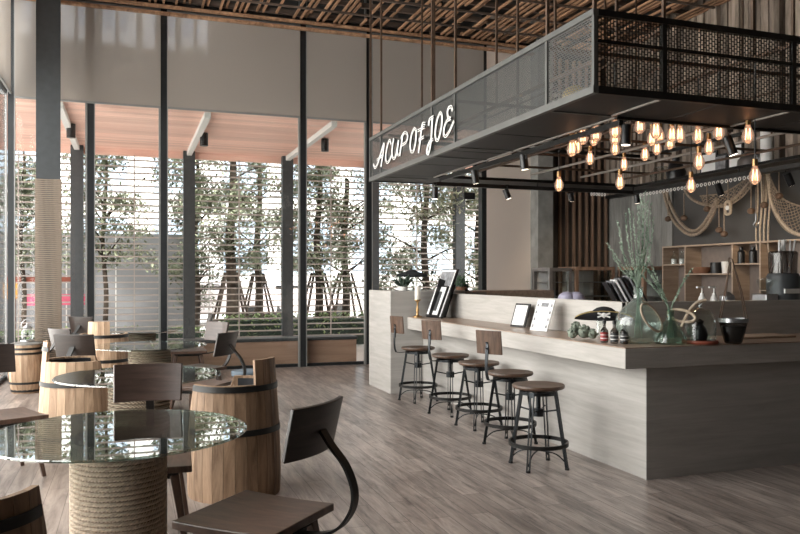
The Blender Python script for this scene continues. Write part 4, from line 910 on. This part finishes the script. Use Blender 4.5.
# leaning menus behind the panel
p = at_z(632, 300, 7.15); cx, cy = p.x, p.y
t = tag(MB().cbox((cx, cy, .63), (.75, .5, 1.26)).build('back_counter', 'shelfdark', bevel=.005), 'dark service counter inside the bar carrying the leaning menus', 'counter')
RD = Vector((FY, -FX, 0)); FD = Vector((FX, FY, 0))
for k in range(7):
    s = (-.15 + k * .045); hgt = .19 + .012 * k; base = Vector((cx, cy, 1.262)) + RD * s
    top = base + Vector((0, 0, hgt)) - RD * (hgt * .55)
    t = MB(); dr = (top - base).normalized(); nn = RD * .008
    vs = [base - FD * .09 - nn, base + FD * .09 - nn, base + FD * .09 + nn, base - FD * .09 + nn, top - FD * .09 - nn, top + FD * .09 - nn, top + FD * .09 + nn, top - FD * .09 + nn]
    t.add(vs, [(3, 2, 1, 0), (4, 5, 6, 7), (0, 1, 5, 4), (1, 2, 6, 5), (2, 3, 7, 6), (3, 0, 4, 7)])
    o = t.build('menu_book', 'paper' if k == 2 else ('greyprint' if k % 2 else 'black'), smooth=0, bevel=.002); tag(o, ('first', 'second', 'third', 'fourth', 'fifth', 'sixth', 'seventh')[k] + ' from the left of the menus leaning left behind the bar, ' + ('white' if k == 2 else ('grey' if k % 2 else 'black')), 'menu', 'leaning menus')

# ================================================================ THINGS ON THE BAR
def leaner(name, label, cat, base, w_, h_, lean, az, layers, t_=.02, group=None):
    """board leaning back; faces local -X... base centre at bottom front edge"""
    t = thing(name, label, cat, base, az, group); t.rotation_euler = (0, lean, az)
    for (nme, x0, x1, y0, y1, z0, z1, m) in layers: MB().box(x0, x1, y0, y1, z0, z1).build(nme, m, t, smooth=0)
    return t
# big leaning picture
p = at_h(436, 315.5, TOP); 
t = leaner('picture_frame', 'tall black framed picture board leaning on the bar panel beside the candle', 'picture', (3.60, 8.92, TOP + .002), .4, .62, R(22), R(8),
    [('frame', 0, .025, -.19, .19, 0, .66, 'black'), ('mount', -.003, -.0002, -.17, .17, .015, .645, 'paper'), ('upper_print', -.006, -.0032, -.155, .155, .43, .62, 'greyprint')])
MB().box(-.030, -.0065, -.15, .15, .012, .42).build('inner_frame', 'black', t); MB().box(-.033, -.0302, -.13, .13, .03, .40).build('inner_mount', 'paper', t); MB().box(-.036, -.0332, -.075, .075, .08, .34).build('inner_print', 'blackprint', t)
MB().bar((.05, 0, .02), (.03, 0, .5), .25, .01, (0, 1, 0)).build('rear_stand', 'black', t)
p = at_h(517, 327, TOP); t = leaner('picture_frame', 'small black framed white notice leaning on the bar panel', 'picture', (p.x, p.y, TOP + .002), .2, .24, R(18), R(10),
    [('frame', 0, .018, -.115, .115, 0, .25, 'black'), ('notice', -.003, -.0002, -.095, .095, .02, .23, 'paper')])
p = at_h(538, 331, TOP); t = leaner('menu_board', 'white patterned card leaning beside the small black framed notice', 'sign', (p.x, p.y, TOP + .002), .2, .3, R(20), R(11),
    [('card', 0, .010, -.12, .12, 0, .31, 'paper')])
for k in range(4):
    for s_ in (-1, 1): MB().box(-.002, -.0002, s_ * .095 - .012, s_ * .095 + .012, .03 + k * .07, .06 + k * .07).build('motif', 'greyprint', t, smooth=0)
MB().box(-.002, -.0002, -.05, .05, .24, .28).build('motif', 'greyprint', t, smooth=0)
# candle
p = at_h(418, 316, TOP); t = thing('candlestick', 'brass candlestick with a thick white candle at the far end of the ledge', 'candle', (3.46, 9.10, TOP + .001))
MB().lathe([(0, 0), (.06, 0), (.06, .012), (.02, .025), (.014, .06), (.022, .09), (.012, .12), (.012, .18), (.03, .21), (.045, .215), (.045, .225), (0, .225)], 20).build('stick', 'brass', t)
MB().lathe([(0, .225), (.036, .225), (.036, .385), (.03, .395), (0, .39)], 20).build('wax', 'wax', t)
# end block objects
p = at_h(386, 289, 1.32); p = Vector((3.42, 9.55, 1.321)); t = thing('potted_plant', 'small dark leaved plant with white spiky stem on the tall end block', 'plant', p)
MB().lathe([(0, 0), (.06, 0), (.075, .05), (0, .05)], 18).build('pot', 'whitec', t)
m_ = MB(); m2 = MB()
for k in range(26):
    a = random.uniform(0, 6.28); L = random.uniform(.09, .2); e_ = random.uniform(.3, 1.2)
    d = Vector((cos(a) * cos(e_), sin(a) * cos(e_), sin(e_))); m_.tube([d * 0 + Vector((0, 0, .05)), d * L * .5 + Vector((0, 0, .05)), d * L + Vector((0, 0, .04))], lambda q: .004 + .022 * sin(pi * min(1, q)), 4)
for k in range(4): m2.tube(smooth_path([(0, 0, .04), (-.05 - .02 * k, .03 * k - .03, .10), (-.10 + .06 * k, .02, .19)], 4), .007, 5, r2=.003)
m_.build('leaves', 'darkleaf', t); m2.build('stem', 'whitec', t)
p = Vector((3.62, 9.62, 1.321)); q = at_y(412, 277, 9.62)
t = thing('glass_bell', 'clear glass bell holding up a hat on the tall end block', 'glass', (q.x, 9.62, 1.321))
hz = q.z - 1.321
MB().lathe([(0, 0), (.13, 0), (.13, .01), (.12, .012), (.115, hz * .5), (.07, hz * .9), (0, hz - .005)], 24).build('glass_body', 'glassclear', t)
def hat(loc, w_, label, az, emblem):
    t = thing('pirate_hat', label, 'hat', loc, az)
    def fn(u, v):     # turned-up brim as a boat shape: u along, v around
        a = 2 * pi * u; k = v; r = .30 + .70 * k; x = sin(a) * r * w_ * .30; y = cos(a) * r * w_ * .5
        lift = (abs(sin(a)) ** 1.2) * k ** 1.4 * w_ * .16 + (abs(cos(a)) ** 6) * k * k * w_ * .02
        x *= (1 - .35 * k * abs(sin(a))); return Vector((x, y, lift)), Vector((0, 0, 1))
    MB().plate(fn, 40, 6, .006).build('brim', 'felt', t)
    MB().lathe([(.36, 0), (.35, .25), (.30, .42), (.20, .52), (.08, .57), (0, .58)], 28, mtx=Matrix.Diagonal((w_ * .42, w_ * .62, w_ * .42, 1))).build('crown', 'felt', t)
    ed = MB(); P = []
    for i in range(40): q_, _ = fn(i / 40, 1); P.append(q_ + Vector((0, 0, .003)))
    ed.tube(P, .0035, 5, True).build('braid', 'gold' if emblem else 'felt', t)
    if emblem:
        e_ = MB(); xx = -w_ * .215
        e_.ball((xx, 0, w_ * .10), w_ * .045, 8, (.5, 1, .9)); e_.cbox((xx, 0, w_ * .065), (.008, w_ * .035, w_ * .03))
        for s_ in (-1, 1): e_.bar((xx - .002, -w_ * .105, w_ * .10 + s_ * w_ * .035), (xx - .002, w_ * .105, w_ * .10 - s_ * w_ * .035), .010, .013); 
        e_.build('skull_emblem', 'whitec', t)
    return t
hat((q.x, 9.62, q.z), .42, 'plain black brimmed hat perched on the glass bell', R(62), False)
# plant and small box on the panel behind the big picture
p = at_x(454, 292, 4.2); t = tag(MB().box(4.2, 4.55, p.y - .3, p.y + .3, 0, 1.305).build('back_cabinet', 'shelfdark', bevel=.004), 'inner cabinet holding the bushy pot plant', 'cabinet')
t = thing('potted_plant', 'bushy green pot plant behind the tall leaning picture', 'plant', (4.32, p.y, 1.306))
MB().lathe([(0, 0), (.07, 0), (.09, .06), (.08, .06), (0, .05)], 18).build('pot', 'terracotta', t)
MB().leaves([(random.gauss(0, .06), random.gauss(0, .07), .12 + random.gauss(0, .055)) for _ in range(900)], .018).build('foliage', 'potgreen', t, smooth=0)
p = at_x(466, 291, 4.36); t = tag(MB().lathe([(0, 0), (.05, 0), (.02, .03), (.045, .07), (.02, .10), (0, .105)], 16).build('ornament', 'black', loc=(4.36, p.y, 1.306)), 'tiny black ornament right of the bushy pot plant', 'ornament')
# sage coral plant and hat on bottles
p = at_h(580, 341, TOP); t = thing('succulent', 'pale sage green rosette plant lying on the bar left of the skull hat', 'plant', (p.x + .10, p.y + .10, TOP + .001)); m_ = MB()
for c_, r_ in (((0, 0, .06), .062), ((-.075, .05, .045), .047), ((.06, .05, .05), .052), ((-.03, .07, .10), .045), ((.05, -.05, .045), .046)):
    m_.ball(c_, r_ * .8, 7)
    for k in range(26):
        a = random.uniform(0, 6.28); e_ = random.uniform(-.2, 1.5); d = Vector((cos(a) * cos(e_), sin(a) * cos(e_), sin(e_))); m_.tube([Vector(c_) + d * r_ * .6, Vector(c_) + d * r_ * 1.05], .013, 5, r2=.008)
m_.build('rosettes', 'sage', t)
bl = [(600, 343, 'left bottle with red plaid label under the skull hat', 'red'), (610, 344, 'middle bottle with dark plaid label under the skull hat', 'blackprint'), (620, 344.5, 'right bottle with dark plaid label under the skull hat', 'blackprint')]
for (u, v, lab, m) in bl:
    p = at_h(u, v, TOP); t = thing('small_bottle', lab, 'bottle', (p.x + .06, p.y + .03, TOP + .001), 0, 'small bottles on the bar')
    MB().lathe([(0, 0), (.028, 0), (.030, .008), (.030, .095), (.012, .12), (.012, .15)], 18).build('glass_body', 'glassdark', t)
    MB().lathe([(.0305, .015), (.0312, .015), (.0312, .08), (.0305, .08)], 18).build('label', m, t); MB().lathe([(.0316, .03), (.032, .03), (.032, .036), (.0316, .036)], 18).lathe([(.0316, .058), (.032, .058), (.032, .062), (.0316, .062)], 18).build('label_stripe', 'paper', t)
    MB().cyl((0, 0, .15), (0, 0, .175), .015, 12).build('cap', 'black', t)
for i, (u, v) in enumerate(((594, 337), (605, 336), (617, 336), (627, 338))):
    p = at_h(u, v, TOP); t = thing('tumbler', ('leftmost', 'second', 'third', 'rightmost')[i] + ' upturned clear glass behind the plaid bottles', 'glass', (p.x + .14, p.y + .12, TOP + .001), 0, 'upturned glasses')
    MB().lathe([(.036, 0), (.032, .1), (.028, .145), (0, .15)], 18).build('glass_body', 'glassclear', t)
p = at_h(606, 330, TOP); d0 = ray(606, 325); 
hp = at_z(604, 324, 6.13); hp.z = TOP + .165
hat((hp.x, hp.y, hp.z), .46, 'black pirate hat with white skull and bones lying on upturned glasses', R(55), True)
# demijohn with reeds
p = at_h(649, 345, TOP); jb = Vector((p.x + .03, p.y + .17, TOP + .001)); t = thing('demijohn', 'large round pale green glass vase with a rope loop', 'vase', jb)
MB().lathe([(0, 0), (.09, 0), (.12, .015), (.165, .09), (.178, .15), (.165, .21), (.12, .27), (.06, .32), (.036, .35), (.033, .42), (.042, .435)], 36).build('glass_body', 'glassgreen', t)
cc = -RD * .0 ; 
P = [RD * (.055 + cos(a) * .095 + sin(a) * -.02) - FD * (.150 - .05 * cos(a)) + Vector((0, 0, .205 + sin(a) * .095 - cos(a) * .05)) for a in [2 * pi * j / 28 for j in range(28)]]
MB().tube(P, .008, 7, True).build('rope_loop', 'palerope', t)
def reeds(base, mouth, tips, label, group=None):
    t = thing('reed_bunch', label, 'plant', base, 0, group)
    for (dx, dh, bend) in tips:
        s = MB(); top = mouth - base + RD * dx + Vector((0, 0, dh)); mid = (mouth - base) * .9
        P = smooth_path([Vector((0, 0, .03)) + RD * random.uniform(-.03, .03), mouth - base + RD * dx * .05, mouth - base + RD * (dx * .5 + bend) + Vector((0, 0, dh * .5)), top], 12)
        s.tube(P, .0035, 5, r2=.0015); n0 = int(len(P) * .45)
        for i in range(n0, len(P) - 1):
            for k in range(3):
                a = random.uniform(0, 6.28); q_ = P[i].lerp(P[i + 1], random.random()); d = (P[i + 1] - P[i]).normalized(); x_, y_ = frame_of(d); o_ = (x_ * cos(a) + y_ * sin(a))
                s.add([q_, q_ + o_ * .007 + d * .003, q_ + o_ * .012 + d * .016, q_ + o_ * .003 + d * .010], [(0, 1, 2, 3)])
        s.build('reed_stem', 'leafgreen', t, smooth=0)
mo = jb + Vector((0, 0, .43))
reeds(jb + Vector((0, 0, .01)), mo, [(-.16, .52, -.03), (-.10, .58, -.02), (-.07, .62, -.015), (-.04, .60, 0), (0, .64, .0), (.02, .70, .0), (.04, .60, .01), (.05, .74, .01), (.08, .72, .02), (.10, .66, .02), (-.20, .25, -.02), (-.24, .34, 0), (.06, .66, .03), (.03, .5, .02), (-.14, .35, -.02), (.12, .55, .03), (.07, .45, .05), (.03, .68, .02)], 'tall upright green reeds rising from the round glass vase')
# conical flask
p = at_h(681, 345, TOP); fb = Vector((p.x + .0, p.y + .12, TOP + .001)); t = thing('glass_flask', 'dark green conical glass vase with a rope ring round its neck', 'vase', fb)
MB().lathe([(0, 0), (.11, 0), (.125, .015), (.115, .05), (.06, .15), (.03, .19), (.026, .25), (.032, .26)], 32).build('glass_body', 'glassmid', t)
P = [RD * (.075 + cos(a) * .085) - FD * (.03 + .05 * cos(a)) + Vector((0, 0, .215 + sin(a) * .045 - cos(a) * .015)) for a in [2 * pi * j / 24 for j in range(24)]]
MB().tube(P, .011, 8, True).build('rope_ring', 'palerope', t)
reeds(fb + Vector((0, 0, .01)), fb + Vector((0, 0, .26)), [(-.16, .30, .0), (-.20, .36, .0), (-.22, .26, .02), (-.12, .24, .0), (-.26, .42, .02), (-.18, .42, .0), (.12, .26, .0), (.17, .32, -.01), (-.30, .34, .03)], 'leaning green reeds in the conical flask')
# glass cloche
p = at_h(711, 345, TOP); cb_ = Vector((p.x + .02, p.y + .14, TOP + .001)); t = thing('glass_cloche', 'glass cloche over a dark ornament on a red brown base', 'cloche', cb_)
MB().lathe([(0, 0), (.13, 0), (.135, .012), (.13, .025), (0, .028)], 32).build('wood_base', 'redwood', t)
MB().lathe([(.118, .028), (.118, .15), (.105, .21), (.07, .255), (.02, .275), (0, .276)], 32).build('glass_cover', 'glassclear', t)
MB().lathe([(0, .028), (.05, .028), (.06, .07), (.045, .12), (.02, .15), (.03, .17), (0, .19)], 20).build('dark_ornament', 'black', t)
MB().tube(smooth_path([(0, 0, .276), (0, 0, .30)] , 2), .012, 8).ball((0, 0, .305), .018, 6).build('knob', 'glassclear', t)
t2 = thing('rope_coil', 'thick pale rope draped from the cloche to the flask', 'rope', cb_ + Vector((0, 0, .29)))
MB().tube(smooth_path([RD * .03 - FD * .04 + Vector((0, 0, .045)), RD * -.03 - FD * .04 + Vector((0, 0, .03)), RD * -.09 - FD * .05 + Vector((0, 0, -.02)), RD * -.14 - FD * .06 + Vector((0, 0, -.10)), RD * -.17 - FD * .07 + Vector((0, 0, -.16))], 6), .012, 8).build('strand', 'palerope', t2)
# strapped pot
p = at_h(744, 345, TOP); sb = Vector((p.x + .02, p.y + .13, TOP + .001)); t = thing('strapped_jar', 'dark glass jar held by tall brown leather straps', 'jar', sb)
MB().lathe([(0, 0), (.055, 0), (.065, .01), (.085, .08), (.10, .15), (.105, .185)], 28).build('glass_body', 'glassdark', t); MB().lathe([(0, .01), (.055, .015), (.08, .10), (.088, .135), (0, .14)], 24).build('dark_content', 'black', t)
MB().lathe([(.104, .165), (.110, .165), (.110, .195), (.104, .195), (.104, .165)], 28).build('rim_band', 'inox', t)
for s_ in (-1, 1):
    for f_ in (-1, 1): MB().strip([RD * s_ * .105 + FD * f_ * .02 + Vector((0, 0, .17)), RD * s_ * .06 + FD * f_ * .012 + Vector((0, 0, .40)), RD * (s_ * .012 - .02) + Vector((0, 0, .63 + .02 * s_)), RD * -.035 + Vector((0, 0, .66))], .012, .005, tuple(FD)).build('leather_strap', 'bronze', t)
# wooden tray
p = at_h(790, 342, TOP); t = tag(MB().box(p.x - .15, p.x + .42, 4.98, 5.22, TOP + .001, TOP + .02).build('serving_board', 'shelf', bevel=.004), 'thin pale wood board lying on the counter at the right photo edge', 'board')
# sensor on the glass
p = at_y(469, 196, WY - .10); t = tag(MB().cbox(p, (.22, .06, .12)).build('wall_sensor', 'black', bevel=.006), 'small black sensor box on the window frame left of the pale wall', 'sensor')
